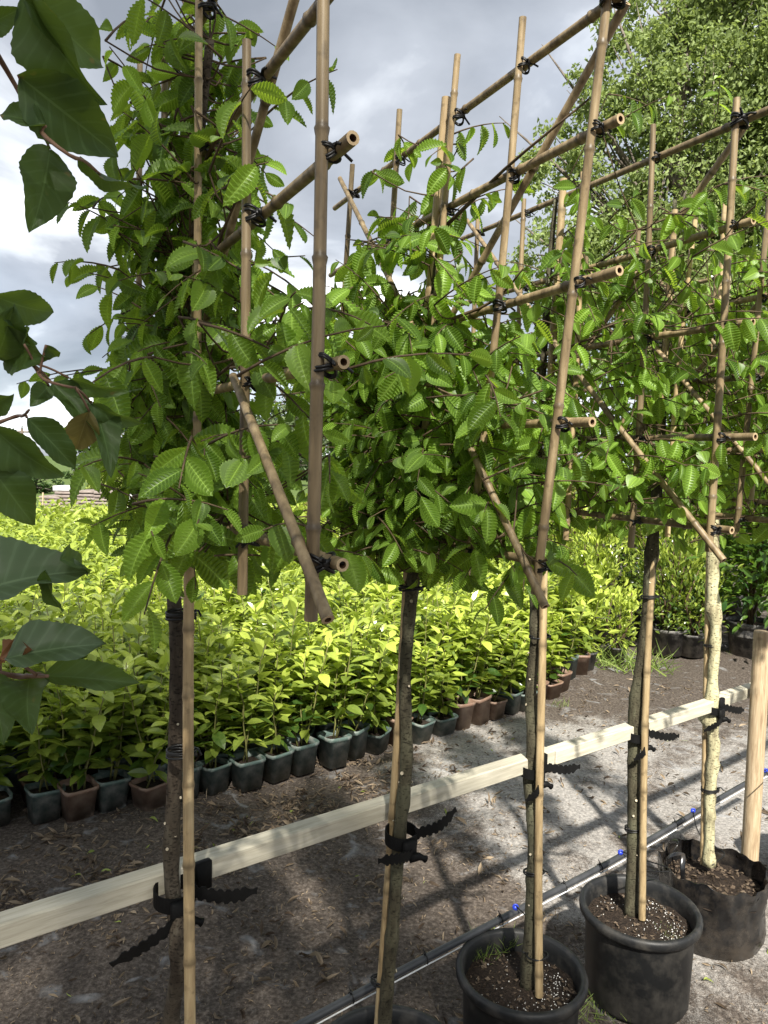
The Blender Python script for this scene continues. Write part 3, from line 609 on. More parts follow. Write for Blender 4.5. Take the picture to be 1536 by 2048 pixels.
# grass and weeds between the pots
def grass(name, label, spots, h, parent=None, mat='grass', seed=0, lean=.6):
    r = np.random.default_rng(seed); bl = [(np.array([[-.02, 0, 0], [.02, 0, 0], [.016, .45, .03], [-.016, .45, .03], [.002, 1, .2], [-.002, 1, .2]]), np.array([[0, 1, 2, 3], [3, 2, 4, 5]]), np.zeros((6, 2)))]
    P = []; H_ = []
    for x, y, z, rad, n in spots:
        a = r.uniform(0, 6.28, n); q = rad * np.sqrt(r.random(n)); P.append(np.c_[x + q * np.cos(a), y + q * np.sin(a), np.full(n, z)]); H_.append(h * r.uniform(.4, 1.2, n))
    P = np.concatenate(P); n = len(P); ax = np.c_[r.normal(0, lean, (n, 2)), np.ones(n)]; nr = r.normal(0, 1, (n, 3)); nr[:, 2] *= .2
    o = joined(name, bl, P, frames(ax, nr), np.concatenate(H_), r.random(n), M[mat], parent); tag(o, label, None if parent else 'grass', kind='stuff'); return o
gp = [atz(x, y, 0) for x, y in [(1195, 1325), (1225, 1335), (1262, 1340), (1180, 1310), (1290, 1330), (1310, 1342)]]
grass('long_grass', 'long pale grass growing round the small pots at the bed corner', [(p[0], p[1], 0, .16, 34) for p in gp], .24, seed=3, lean=1.1)
gp = [atz(x, y, 0) for x, y in [(1175, 2035), (1205, 2010), (1230, 2030), (1410, 1300), (1470, 1310), (1530, 1330), (1120, 1410)]]
grass('weed_grass', 'short green weeds on the ground around the pots', [(p[0], p[1], -.01, .06, 30) for p in gp], .065, seed=5, lean=.9)

# ================================================================== THE ROW OF TRAINED TREES
T3 = atz(1058, 1975, .23); T4 = atz(1262, 1830, .23); T5 = atz(1420, 1730, .22)
step = (T4 - T3)[:2]; T2 = T3[:2] - step * 1.02; T1 = T2 - step * 1.0 + np.array([.016, 0])
TR = [T1[:2], T2[:2], T3[:2], T4[:2], T5[:2]]; AZ = [R(29), R(26.5), R(29), R(29), R(28)]
PAN = [Panel(TR[i], AZ[i]) for i in range(5)]
WHICH = ['first and nearest', 'second', 'third', 'fourth', 'fifth']
def smooth_path(pts, n):
    P = np.array(pts, float); t = np.r_[0, np.cumsum(np.linalg.norm(np.diff(P, axis=0), axis=1))]; u_ = np.linspace(0, t[-1], n)
    m = np.gradient(P, t, axis=0); out = []
    for x in u_:
        i = min(len(t) - 2, max(0, np.searchsorted(t, x) - 1)); h = t[i + 1] - t[i]; s = (x - t[i]) / h
        out.append((2 * s**3 - 3 * s**2 + 1) * P[i] + (s**3 - 2 * s**2 + s) * h * m[i] + (-2 * s**3 + 3 * s**2) * P[i + 1] + (s**3 - s**2) * h * m[i + 1])
    return np.array(out)
CM = [M['cane'], M['cane_cut'], M['cane_hole']]; CG = [M['cane_gold'], M['cane_cut'], M['cane_hole']]
def cane(a, b, r, parent, name='cane', mats=None, bend=.004, seed=None, tip=.85):
    rr = np.random.default_rng(seed if seed is not None else int(abs(a[0] * 7919 + a[2] * 104729 + b[1] * 1299709)) % 2**31)
    a, b = np.array(a, float), np.array(b, float); Ln = np.linalg.norm(b - a); pts, rad, nd = [], [], []
    x = rr.uniform(.03, .12); nodes = []
    while x < Ln - .02: nodes.append(x); x += rr.uniform(.11, .19)
    xs = {0.0: (1, 0), Ln: (1, 0)}
    for q in nodes:
        for o_, k, w in ((-.006, 1.0, 0), (-.002, 1.14, .6), (.001, 1.22, 1), (.003, 1.0, 1), (.007, .985, 0)): xs[q + o_] = (k, w)
    ks = sorted(k for k in xs if 0 <= k <= Ln); bv = rr.normal(0, bend, 3)
    for k in ks: t = k / Ln; pts.append(a * (1 - t) + b * t + bv * math.sin(math.pi * t)); rad.append(r * (1 - (1 - tip) * t) * xs[k][0]); nd.append(xs[k][1])
    m = MB(); m.tube(pts, rad, 12, mat=0, hole=.55); m.r[0] = np.repeat(np.array(nd, float), 12)
    for i in range(1, len(m.r)): m.r[i][:] = 0
    return m.build(name, mats or CM, parent)
def tie_mesh(seed, r=.0104, loops=2, th=.0017):
    """lashing of thin black tube: two crossed sets of coils and a knot with tails"""
    q = np.random.default_rng(seed); b = MB()
    for k in range(loops):
        for sgn in (1, -1):
            t = np.linspace(0, 2 * math.pi, 17); off = (k - loops / 2) * .0032 + q.normal(0, .0006)
            c = np.stack([r * 1.12 * np.cos(t), r * .9 * np.sin(t) - .004, off + sgn * .010 * np.cos(t) * .7], 1); b.tube(c, th, 5, cap=False)
    for s in (-1, 1):
        e = np.array([s * .012, -r - .010 - q.uniform(0, .008), q.uniform(-.014, .006)]); b.tube([[0, -r - .002, 0], e * .6 + [0, -.003, .003], e], [.0028, th, th], 5)
    b.box((0, -r - .003, 0), (.008, .006, .007), bev=.0015); return b.mesh('tie', M['tie'])
TIES = [tie_mesh(i) for i in range(4)]
def tie(p, az, parent, k=0, scale=1.0):
    o = link('tie', TIES[k % 4], parent); o.matrix_basis = Matrix.Translation(Vector(p)) @ Matrix.Rotation(az, 4, 'Z') @ Matrix.Rotation(.25 * math.sin(k * 2.3), 4, 'Y') @ Matrix.Scale(scale, 4); return o

# cane frames: rails, uprights, two braces, lashings
FR = [dict(ups=[-.59, -.39, -.19, .01, .21], lean=0.0, rails=[1.507, 1.687, 1.875, 2.02, 2.2], ends=(-.62, .26), n=-.008),
      dict(ups=[-.535, -.345, -.155, .06, .285], lean=-.13, rails=[1.453, 1.66, 1.855, 2.05, 2.207], ends=(-.59, .42), n=0.0),
      dict(ups=[-.487, -.292, -.09, .12, .32], lean=-.012, rails=[1.483, 1.66, 1.872, 2.057, 2.246], ends=(-.54, .42), n=0.0),
      dict(ups=[-.51, -.315, -.10, .10, .31], lean=-.05, rails=[1.47, 1.65, 1.835, 2.03, 2.23], ends=(-.56, .40), n=0.0),
      dict(ups=[-.50, -.30, -.10, .10, .30], lean=-.03, rails=[1.49, 1.66, 1.85, 2.04, 2.24], ends=(-.55, .40), n=0.0)]
FRD = ['bamboo cane frame of the nearest tree, its cut ends pointing at the camera', 'bamboo cane frame of the second tree, leaning right, reaching the top edge', 'bamboo cane frame of the third tree with a crossed brace at right',
       'bamboo cane frame of the fourth tree, partly hidden by the third', 'bamboo cane frame of the fifth tree at the right edge']
for i, fr in enumerate(FR):
    pn = Panel(TR[i] + PAN[i].n[:2] * fr['n'], AZ[i]); t = empty('cane_frame', pn.pt(0, fr['rails'][0]), FRD[i], 'cane frame', 'bamboo frames of the trained trees'); k = 0
    zc = 1.85; S = lambda s, z: s + fr['lean'] * (z - zc); r0 = [.0060, .0067, .0071, .0078, .0078][i]
    for j, s in enumerate(fr['ups']):
        top = 2.29 + .02 * math.sin(i * 3 + j * 2); bot = fr['rails'][0] - .055 + .012 * math.sin(j * 4 + i)
        if i == 0 and j == 1: top = 2.06
        cane(pn.pt(S(s, bot), bot, -.010), pn.pt(S(s, top), top, -.010), r0 * (1.06 if j == 0 else 1) , t, 'upright', CM if j != 2 else CG, seed=i * 50 + j)
    for j, z in enumerate(fr['rails']):
        e0, e1 = fr['ends']; e0 += (.02 if i else .006) * math.sin(j * 2.2 + i); cane(pn.pt(S(e0, z), z, .007), pn.pt(S(e1, z), z + .01, .007), r0 * 1.05, t, 'rail', seed=i * 50 + 20 + j)
    z0, z1 = fr['rails'][0], fr['rails'][-1]; u0, u1 = fr['ups'][0], fr['ups'][-1]
    cane(pn.pt(S(u0 - .045, z0 - .055), z0 - .055, -.026), pn.pt(S(u1 + .03, z1 + .03), z1 + .04, -.026), r0 * .95, t, 'brace', seed=i * 50 + 40) if i else cane(pn.px(656, 1240, -.022), pn.px(466, 752, -.022), r0 * .95, t, 'brace', seed=40)
    cane(pn.pt(S(u0, z1), z1 + .0, .023), pn.pt(S(u1, z0), z0, .023), r0 * .95, t, 'brace', seed=i * 50 + 41)
    for s in fr['ups']:
        for z in fr['rails']:
            tie(pn.pt(S(s, z), z, -.002), AZ[i] + .6 * math.sin(k), t, k, (1.2 if (s == u0 and z in (z0, z1)) else .92) * (.85 + .3 * ((k * 37) % 10) / 10)); k += 1

# trunks, training canes
TRUNK = [[(333, 2480), (337, 2200), (342, 2048), (358, 1890), (343, 1750), (347, 1600), (353, 1480), (354, 1300), (348, 1150), (362, 1000), (372, 850), (380, 700), (385, 550), (392, 400), (402, 250), (420, 80)],
         [(764, 2185), (769, 2048), (786, 1850), (801, 1650), (813, 1520), (812, 1440), (810, 1350), (817, 1250), (827, 1150), (836, 1000), (850, 800), (866, 600), (880, 400), (888, 290)],
         [(1056, 1975), (1062, 1850), (1068, 1700), (1063, 1600), (1058, 1560), (1068, 1480), (1062, 1400), (1072, 1250), (1066, 1120), (1072, 1000), (1076, 900), (1088, 700), (1102, 500), (1112, 400)],
         [(1262, 1830), (1268, 1650), (1268, 1500), (1275, 1380), (1290, 1280), (1300, 1150), (1308, 1050), (1316, 950), (1330, 700), (1345, 480), (1350, 400)],
         [(1418, 1730), (1420, 1600), (1426, 1500), (1424, 1380), (1432, 1260), (1424, 1150), (1428, 1050), (1440, 850), (1455, 600), (1465, 400)]]
TRAD = [(.0155, .0112, .005), (.0138, .0115, .005), (.0185, .013, .005), (.0195, .0165, .006), (.0175, .0160, .008)]
STAKE = [[(384, 2480), (380, 2048), (379, 1100), (396, 500)], [(748, 2180), (757, 2048), (780, 1720), (808, 1280), (815, 1150), (855, 650), (893, 195)], [(1078, 1992), (1077, 1700), (1085, 1300), (1092, 950), (1127, 358)],
         [(1284, 1838), (1290, 1450), (1303, 1150), (1350, 420)], [(1406, 1728), (1412, 1400), (1420, 1050), (1450, 400)]]
BARKS = ['bark', 'bark_green', 'bark_green', 'bark_green', 'bark_pale']
CLUST = [  # s, z, spread s, spread z, twigs
 [(-.05, 1.86, .085, .16, 50), (-.07, 1.60, .09, .09, 52), (-.10, 2.08, .08, .10, 24), (.13, 1.72, .07, .06, 12), (-.40, 1.68, .06, .07, 9), (-.28, 1.55, .10, .05, 16), (-.26, 1.82, .08, .09, 14), (.0, 2.04, .06, .1, 8)],
 [(.03, 1.72, .09, .12, 100), (-.02, 1.58, .10, .09, 80), (-.20, 1.66, .09, .11, 50), (-.04, 1.90, .10, .07, 24), (-.10, 2.08, .08, .08, 12), (-.34, 1.72, .06, .10, 14), (-.28, 1.51, .10, .05, 24), (.04, 1.48, .11, .04, 18)],
 [(-.30, 1.90, .15, .16, 22), (-.1, 1.70, .18, .12, 34), (-.14, 2.08, .16, .09, 20), (.2, 1.75, .14, .16, 36), (-.34, 1.60, .13, .06, 10), (.0, 1.53, .2, .05, 14)],
 [(.0, 1.82, .22, .2, 75), (-.34, 1.82, .13, .2, 32), (.05, 1.55, .22, .06, 18), (.0, 2.12, .15, .08, 14)],
 [(.0, 1.85, .24, .2, 80), (-.3, 1.9, .15, .2, 24), (.1, 1.56, .2, .06, 14)]]
LAB = ['young hornbeam nearest the camera with dark bent trunk and dense dark crown', 'second hornbeam from the left, trunk crossing its leaning cane', 'third hornbeam, growing from the black pot with mossy compost',
       'fourth hornbeam with olive trunk strapped to the rail', 'fifth tree in the row with pale knobbly lichen-coated trunk']
HM = [[np_mesh('leaf', t[0], t[1], M['hornbeam'], np.full(len(t[0]), a), t[2]) for a in (.12, .32, .5, .68, .88)] for t in HORN]
TRUNKPATH = []
for i in range(5):
    r_ = np.random.default_rng(300 + i); pn = PAN[i]; base = pn.pt(0, .2)
    t = empty('hornbeam_tree', base, LAB[i], 'tree', 'row of trained trees')
    P = smooth_path([pn.px(x, y) for x, y in TRUNK[i]], 90); P[:, :] += np.cumsum(r_.normal(0, .0004, (90, 3)), 0) * 0
    TRUNKPATH.append(P); zf = np.clip((P[:, 2] - .2) / 2.1, 0, 1); ra, rb, rc = TRAD[i]
    rad = np.interp(zf, [0, .03, .25, .6, 1], [ra * 1.35, ra, (ra + rb) / 2, rb, rc]); bump_ = np.zeros(90)
    nk = 16 if i < 4 else 12
    for _ in range(nk): c = r_.uniform(0, 60); bump_ += np.exp(-((np.arange(90) - c) / .9) ** 2) * r_.uniform(.05, .22 if i < 4 else .38)
    b = MB(); b.tube(P, rad * (1 + bump_), 14)
    v = b.v[0].reshape(90, 14, 3); cen = P[:, None]; k_ = 1 + .05 * np.sin(np.arange(14)[None] * 2.1 + np.arange(90)[:, None] * .6) + r_.normal(0, .025 if i < 4 else .05, (90, 14)); b.v[0] = (cen + (v - cen) * k_[..., None]).reshape(-1, 3)
    if i == 4:
        vv_ = b.v[0].reshape(90, 14, 3)
        for _ in range(34):
            cj, ca, am, wd_ = r_.uniform(0, 66), r_.uniform(0, 14), r_.uniform(.15, .75), r_.uniform(.5, 1.3)
            da = np.abs((np.arange(14) - ca + 7) % 14 - 7); g_ = am * np.exp(-((np.arange(90)[:, None] - cj) / wd_) ** 2 - (da[None] / 2.0) ** 2); vv_ = cen + (vv_ - cen) * (1 + g_[..., None])
        b.v[0] = vv_.reshape(-1, 3)
    tr = b.build('trunk', M[BARKS[i]], t)
    stub = MB()
    for _ in range(15 if i < 4 else 5):        # pruned side shoots with pale cut faces
        j = r_.integers(3, 62); a = r_.uniform(-2.9, .6); d = np.array([math.cos(a), math.sin(a), .45]); d = unit(d); p0 = P[j] + d * rad[j] * .7; p1 = P[j] + d * (rad[j] + r_.uniform(.003, .008)); rr = r_.uniform(.0014, .0038)
        stub.tube([p0, p1], [rr * 1.3, rr], 7, cap=False); e_ = np.cross(d, [0, 0, 1]); e_ = unit(e_); f_ = np.cross(d, e_); th = np.arange(7) / 7 * 6.283
        stub.add(p1 + d * .0004 + rr * (np.cos(th)[:, None] * e_ + np.sin(th)[:, None] * f_), [tuple(range(7))], 1)
    o = stub.build('pruned_stubs', [M[BARKS[i]], M['cut']], tr); o['kind'] = 'stuff'
    # laterals and twigs
    LATS = []; br = MB(); LP, LA, LN, LS, LR = [], [], [], [], []
    for z in FR[i]['rails'][:4]:
        for sg in (-1, 1):
            j = np.argmin(np.abs(P[:, 2] - (z - .04))); st = P[j]; ln = r_.uniform(.25, .42) * (.7 if sg < 0 and i == 0 else 1)
            pts = [st] + [st + pn.d * sg * ln * u_ + np.array([0, 0, .03 + .05 * u_ ** 2 + r_.normal(0, .008)]) + pn.n * r_.normal(0, .012) for u_ in (.3, .65, 1)]
            lat_ = smooth_path(pts, 8); LATS.append(lat_); br.tube(lat_, np.linspace(.0042, .0014, 8), 6)
    ANC = np.concatenate([P[38:]] + LATS)
    for (cs, cz, ss, sz_, n) in CLUST[i]:
        for _ in range(int(n * (1.85, 1.7, 1.6, 1.9, 1.9)[i])):
            s, z, nn = r_.normal(cs, ss), r_.normal(cz, sz_), r_.normal(0, .055 if i != 1 else .07)
            z = max(z, FR[i]['rails'][0] - .03); c = pn.pt(s, z, nn)
            j = np.argmin(np.abs(P[:, 2] - (z - .03))); out = c - P[j]; out[2] = 0; out = unit(out + r_.normal(0, .05, 3)) if np.linalg.norm(out) > .02 else unit(r_.normal(0, 1, 3))
            dr = unit(out + pn.n * r_.normal(0, .6) + pn.d * r_.normal(0, .3) + np.array([0, 0, r_.uniform(-.35, .75)])); ln = r_.uniform(.09, .19)
            tw = np.array([c - dr * ln * .5 + (dr * u_ + np.array([0, 0, -.22 * u_ ** 2])) * ln for u_ in np.linspace(0, 1, 6)])
            br.tube(tw, np.linspace(.0018, .0007, 6), 5)
            ja = ANC[np.argmin(np.linalg.norm(ANC - tw[0] + [0, 0, .02], axis=1))]; br.tube(smooth_path([ja, (ja + tw[0]) / 2 + [0, 0, -.012], tw[0]], 5), [.0018, .0015, .0013, .0012, .0012], 5, cap=False)
            side = unit(np.cross(dr, [0, 0, 1.0])); m = r_.integers(4, 7)
            for q in range(m):
                u_ = (q + .7) / m; p = tw[0] * 0 + np.array([np.interp(u_, np.linspace(0, 1, 6), tw[:, w]) for w in range(3)]); sg = 1 if q % 2 else -1
                a = dr * r_.uniform(.2, .7) + side * sg * r_.uniform(.3, .9) + np.array([0, 0, -r_.uniform(.15, 1.25)]) + r_.normal(0, .18, 3); 
                nv = np.array([0, 0, r_.uniform(.2, 1)]) + out * r_.uniform(-.1, .8) + np.array([r_.normal(0, .5), r_.normal(-.25, .5), 0])
                LP.append(p); LA.append(a); LN.append(nv); LS.append((.026 + .040 * r_.beta(2.2, 2.0)) * (1, 1.02, 1.05, 1.1, 1.1)[i] * (.7 if u_ > .9 else 1)); LR.append(np.clip(r_.normal(.42, .28) + .2 * (u_ > .8), 0, 1))
    br.build('branches', M['twig'], t)
    LP, LA, LN, LS, LR = map(np.array, (LP, LA, LN, LS, LR)); Rm = frames(LA, LN)
    v3 = LP - EYE; dep = v3 @ _f; pxx = 768 + FPX * (v3 @ _r) / dep; pyy = 1024 - FPX * (v3 @ _u) / dep
    vis = (pxx > -60) & (pxx < 1600) & (pyy > -60) & (pyy < 2100); score = np.where(vis, LS / dep, -1); order = np.argsort(-score)
    big = order[:300]; rest = order[300:]
    for q in big: leaf_object('leaf', HM[q % 6][min(4, int(LR[q] * 5))], LP[q], Rm[q], LS[q], t)
    if len(rest): o = joined('foliage', HORN, LP[rest], Rm[rest], LS[rest], LR[rest], M['hornbeam'], t); o['kind'] = 'stuff'
    # the training cane beside the trunk, lashed to it
    sp = smooth_path([pn.px(x, y, -.004) for x, y in STAKE[i]], 220)
    m = MB(); rr = np.random.default_rng(500 + i); ks = np.ones(220); nd = np.zeros(220); q = 6
    while q < 214: ks[q] = 1.16; ks[q + 1] = 1.04; nd[q] = 1; nd[q + 1] = .5; q += int(rr.integers(15, 24))
    m.tube(sp, [.0088, .0095, .0102, .0102, .0102][i] * np.linspace(1.05, .9, 220) * ks, 12, hole=.5); m.r[0] = np.repeat(nd, 12)
    for q in range(1, len(m.r)): m.r[q][:] = 0
    tag(m.build('training_cane', CG), 'long bamboo training cane tied to the trunk of the %s tree' % WHICH[i], 'cane', 'training canes')
# lashings round trunk and cane
def band(P, radius, turns, mat, h=.003, th=.0022, seed=0, squash=(1, 1), az=0):
    b = MB(); t = np.linspace(0, turns * 6.283, int(turns * 16) + 1); q = np.random.default_rng(seed)
    c = np.stack([radius * squash[0] * np.cos(t), radius * squash[1] * np.sin(t), t / 6.283 * h + .002 * np.sin(t * 1.3)], 1); ca, sa = math.cos(az), math.sin(az)
    c = c @ np.array([[ca, sa, 0], [-sa, ca, 0], [0, 0, 1]]) + P; b.tube(c, th, 6); e_ = c[-1] + np.array([.012, -.014, -.006]); b.tube([c[-1], (c[-1] + e_) / 2 + [0, 0, .004], e_], th * .9, 5); return b
TB = {0: [(362, 1237, 4), (363, 1512, 4)], 1: [(822, 1180, 3), (764, 1964, 2.5)], 2: [(1080, 1275, 1.5), (1068, 1745, 2), (1075, 1912, 1.3)], 3: [(1300, 1195, 2), (1268, 1660, 2.5)], 4: [(1426, 1292, 2), (1420, 1582, 4)]}
for i, l in TB.items():
    for k, (x, y, n) in enumerate(l):
        p = PAN[i].px(x, y); o = band(p, .0235 if i < 2 else .027 if i < 4 else .03, n, None, seed=k, squash=(1, .72)).build('trunk_lashing', M['tie'])
        tag(o, 'black lashing %s on the trunk and cane of the %s tree' % (['highest', 'second', 'lowest'][k] if len(l) > 2 else ['upper', 'lower'][k], WHICH[i]), 'lashing', 'lashings on the trunks')

# ------------------------------------------------------------------ rail and post
bp = [atz(0, 1822, .888), atz(1408, 1395, .802)]; bd = unit(bp[1] - bp[0]); bn = unit([bd[1], -bd[0], 0])     # bn points towards the viewer side
BZ = bp[0][2]
def timber(a, b, hw, hh, name):
    ln = np.linalg.norm(b - a); m = MB().box((0, 0, 0), (ln, hw, hh), bev=.0025); o = m.build(name, M['beam'], smooth=False); mid = (a + b) / 2; o.matrix_world = Matrix.Translation(Vector(mid)) @ Matrix.Rotation(math.atan2(bd[1], bd[0]), 4, 'Z') @ Matrix.Rotation(-math.asin(bd[2]), 4, 'Y'); return o
HW, HH = .039, .039
def on_beam(d, z=0, n=0): return np.array([bp[0][0], bp[0][1], BZ]) + bd * d + bn * (n + HW) + np.array([0, 0, z])
def beam_d(x):      # distance along the rail at which it passes image column x
    ds = np.linspace(-.5, 3, 3500); q = np.array([bp[0][0], bp[0][1], BZ]) + ds[:, None] * bd - EYE; xx = 768 + FPX * (q @ _r) / (q @ _f); return ds[np.argmin(np.abs(xx - x))]
HW, HH = .039, .039; dj = beam_d(1088)
tag(timber(on_beam(-.9, -HH / 2, -HW / 2), on_beam(dj - .001, -HH / 2, -HW / 2), HW, HH, 'timber_rail'), 'pale sawn timber rail running behind the three nearest trunks', 'rail', 'timber rail')
d5 = beam_d(1438)
tag(timber(on_beam(dj + .001, -HH / 2 - .001, -HW / 2 + .003), on_beam(d5, -HH / 2 - .001, -HW / 2 + .003), HW, HH, 'timber_rail'), 'pale sawn timber rail between the third trunk and the round post', 'rail', 'timber rail')
tag(timber(on_beam(d5 + .002, -HH / 2 + .004, -HW / 2 - .002), on_beam(d5 + 1.6, -HH / 2 + .004, -HW / 2 - .002), HW, HH, 'timber_rail'), 'pale timber rail continuing right past the round post', 'rail', 'timber rail')
pp = on_beam(beam_d(1478), 0, .034); pp = np.array([pp[0], pp[1], 0]); ztop = [z for z in np.linspace(.8, 1.3, 500) if (lambda v: 1024 - FPX * (v @ _u) / (v @ _f))(np.array([pp[0], pp[1], z]) - EYE) > 1262][-1]
m = MB(); m.lathe([(.029, -.1), (.030, .3), (.0295, ztop - .004), (.028, ztop), (0, ztop + .001)], 28, squash=lambda th, z: 1 + .02 * np.sin(3 * th + z * 4))
o = m.build('round_post', M['post']); o.location = pp; tag(o, 'round peeled wooden post standing against the rail at right', 'post')

# ------------------------------------------------------------------ rubber straps with serrated tails
def strap_tail(path, w0, up, seed=0):
    """flat toothed strip along a path"""
    P = smooth_path(path, 41); n = len(P); T = unit(np.gradient(P, axis=0)); b = MB(); top, bot = [], []; th = .0012
    for k in range(n):
        s = k / (n - 1); w = w0 * (1.0, 1.0, 1.0, .72, .68)[k % 5] if s < .82 else w0 * np.interp(s, [.82, .9, .94, 1], [.8, .4, .35, .5]); v = unit(np.array(up) - T[k] * (np.array(up) @ T[k])); nn = np.cross(T[k], v)
        top.append([P[k] + v * w + nn * th, P[k] - v * w + nn * th]); bot.append([P[k] + v * w - nn * th, P[k] - v * w - nn * th])
    v = np.array([[*t_, *b_] for t_, b_ in zip(top, bot)]).reshape(-1, 3); f = []
    for k in range(n - 1):
        a, c = k * 4, k * 4 + 4; f += [(a, a + 1, c + 1, c), (a + 3, a + 2, c + 2, c + 3), (a + 2, a, c, c + 2), (a + 1, a + 3, c + 3, c + 1)]
    f += [(1, 0, 2, 3), (n * 4 - 4, n * 4 - 3, n * 4 - 1, n * 4 - 2)]
    return b.add(v, f)
STR = [dict(c=(362, 1765), tail=(514, 1781), low=(222, 1930), k=1.0), dict(c=(788, 1632), tail=(912, 1618), low=(756, 1722), k=1.05), dict(c=(1070, 1542), tail=(1160, 1533), low=(1052, 1602), k=1.1), dict(c=(1272, 1478), tail=(1358, 1472), low=(1268, 1520), k=1.1), dict(c=(1424, 1428), tail=(1488, 1420), low=(1408, 1462), k=1.1)]
SLAB = ['black rubber strap on the nearest trunk, its long toothed tail drooping left', 'black rubber strap on the second trunk with toothed tail pointing right', 'black rubber strap on the third trunk where the rails meet', 'black rubber strap on the fourth trunk', 'black rubber strap on the pale fifth trunk touching the post']
for i, d in enumerate(STR):
    q = beam_d(d['c'][0]); face = on_beam(q, -HH / 2, .002); rz = math.atan2(bd[1], bd[0]); rot = np.array([[math.cos(rz), -math.sin(rz), 0], [math.sin(rz), math.cos(rz), 0], [0, 0, 1]])
    j = np.argmin(np.abs(TRUNKPATH[i][:, 2] - face[2])); tc_ = TRUNKPATH[i][j]; t = empty('rubber_strap', face, SLAB[i], 'strap', 'rubber straps on the rail')
    cen = np.array([tc_[0], tc_[1], face[2]]); side = -1 if i else 1; gap = max(.02, (cen - face) @ bn); dal = (cen - face) @ bd
    MB().box(face + bd * (.020 if i == 0 else -.030) + bn * .007, (.030, .014, .052), rot, bev=.002).build('block', M['rubber'], t)
    # loop from the block round trunk and cane
    ra = [.034, .034, .036, .038, .038][i]; lp = []
    for a in np.linspace(0, 2 * math.pi, 33): lp.append(cen + bd * (ra * math.cos(a) + .004) + bn * (ra * .8 * math.sin(a)) + np.array([0, 0, -.008 - .006 * math.sin(a)]))
    b = MB(); P = np.array(lp); n = len(P); v = []; 
    for k in range(n):
        o_ = unit(P[k] - cen - np.array([0, 0, P[k][2] - cen[2]])); 
        for rr, zz_ in ((0, .013), (.0028, .013), (.0028, -.013), (0, -.013)): v.append(P[k] + o_ * rr + np.array([0, 0, zz_]))
    b.add(v, [(k * 4 + x, k * 4 + (x + 1) % 4, k * 4 + 4 + (x + 1) % 4, k * 4 + 4 + x) for k in range(n - 1) for x in range(4)]).build('band', M['rubber'], t, smooth=False)
    fr_ = cen + bn * (ra * .8 + .004) + np.array([0, 0, -.028]); 
    kn = MB(); kn.box(fr_ + [0, 0, .004], (.034, .012, .040), rot, bev=.003); e_ = fr_ + bd * .034 + bn * .012 + np.array([0, 0, -.020]); kn.tube([fr_ + [0, 0, -.012], (fr_ + e_) / 2 + bn * .004, e_ - (e_ - fr_) * .15, e_], [.011, .008, .0055, .008], 8); kn.build('buckle', M['rubber'], t)
    p0 = cen + bd * ra * .75 + bn * ra * .6 + [0, 0, -.002]; p1 = at(*d['tail'], cen[1] + .0); dl = .125 * (.8 if i == 0 else 1)
    p1 = at(*d['tail'], (cen + bd * .07)[1]); strap_tail([p0, (p0 + p1) / 2 + bn * .012 + [0, 0, -.004], p1], .0125, (0, 0, 1)).build('strap_tail', M['rubber'], t, smooth=False)
    s0 = fr_ + bn * .006 + [0, 0, -.004]; s1 = at(*d['low'], s0[1] - .03); strap_tail([s0, (s0 + s1) / 2 + bn * .012 + [0, 0, .004], s1], .0115, unit(np.cross(s1 - s0, bn))).build('strap_tail', M['rubber'], t, smooth=False)

# ------------------------------------------------------------------ pots
def big_pot(i, xy, r1, h, label):
    t = empty('plant_pot', (*xy, 0), label, 'pot', 'black pots of the trained trees', rz=.3 * i)
    b = MB(); r0 = r1 * .88
    b.lathe([(0, .005), (r0 - .012, .005), (r0 - .004, 0), (r0, .008), (r1 - .012, h * .86), (r1 - .010, h - .034), (r1 + .002, h - .030), (r1 + .007, h - .022), (r1 + .008, h - .008), (r1 + .004, h), (r1 - .006, h + .001), (r1 - .012, h - .006), (r1 - .016, h - .03), (r1 - .018, h - .09)], 64)
    b.build('pot_wall', M['potdusty'], None).parent = t
    rr = np.random.default_rng(60 + i); c = MB(); S_ = 40; prof = [(r1 - .017, h - .055), (r1 * .8, h - .05), (r1 * .55, h - .045), (r1 * .3, h - .038), (.02, h - .034)]
    c.lathe(prof + [(0, h - .034)], S_); c.v[0][:, 2] += rr.normal(0, .003, len(c.v[0])); so_ = c.build('compost', M['compost']); so_.parent = t
    # perlite grains and chips
    n = 300; a = rr.normal(-1.2, 1.2, n); q = (r1 - .025) * np.sqrt(rr.random(n)); q = np.where(a < 2.2, q * .9, q); z = np.interp(q, [0, r1], [h - .033, h - .052]); Pp = np.c_[q * np.cos(a), q * np.sin(a), z]
    oc = (np.array([[1, 0, 0], [0, 1, 0], [-1, 0, 0], [0, -1, 0], [0, 0, .8], [0, 0, -.5]]), np.array([[0, 1, 4], [1, 2, 4], [2, 3, 4], [3, 0, 4], [1, 0, 5], [2, 1, 5], [3, 2, 5], [0, 3, 5]]), np.zeros((6, 2)))
    o = joined('perlite', [oc], Pp, frames(rr.normal(0, 1, (n, 3)), rr.normal(0, 1, (n, 3))), rr.uniform(.0006, .0024, n), rr.random(n), M['perlite'], None); o.parent = t; o['kind'] = 'stuff'
    n = 160; a = rr.uniform(0, 6.283, n); q = (r1 - .03) * np.sqrt(rr.random(n)); Pp = np.c_[q * np.cos(a), q * np.sin(a), np.interp(q, [0, r1], [h - .030, h - .048])]
    o = joined('bark_chips', SMALL, Pp, frames(rr.normal(0, 1, (n, 3)) * [1, 1, .3], np.array([0, 0, 1]) + rr.normal(0, .5, (n, 3))), rr.uniform(.006, .018, n), rr.random(n) * .18, M['litter'], None); o.parent = t; o['kind'] = 'stuff'
    return t
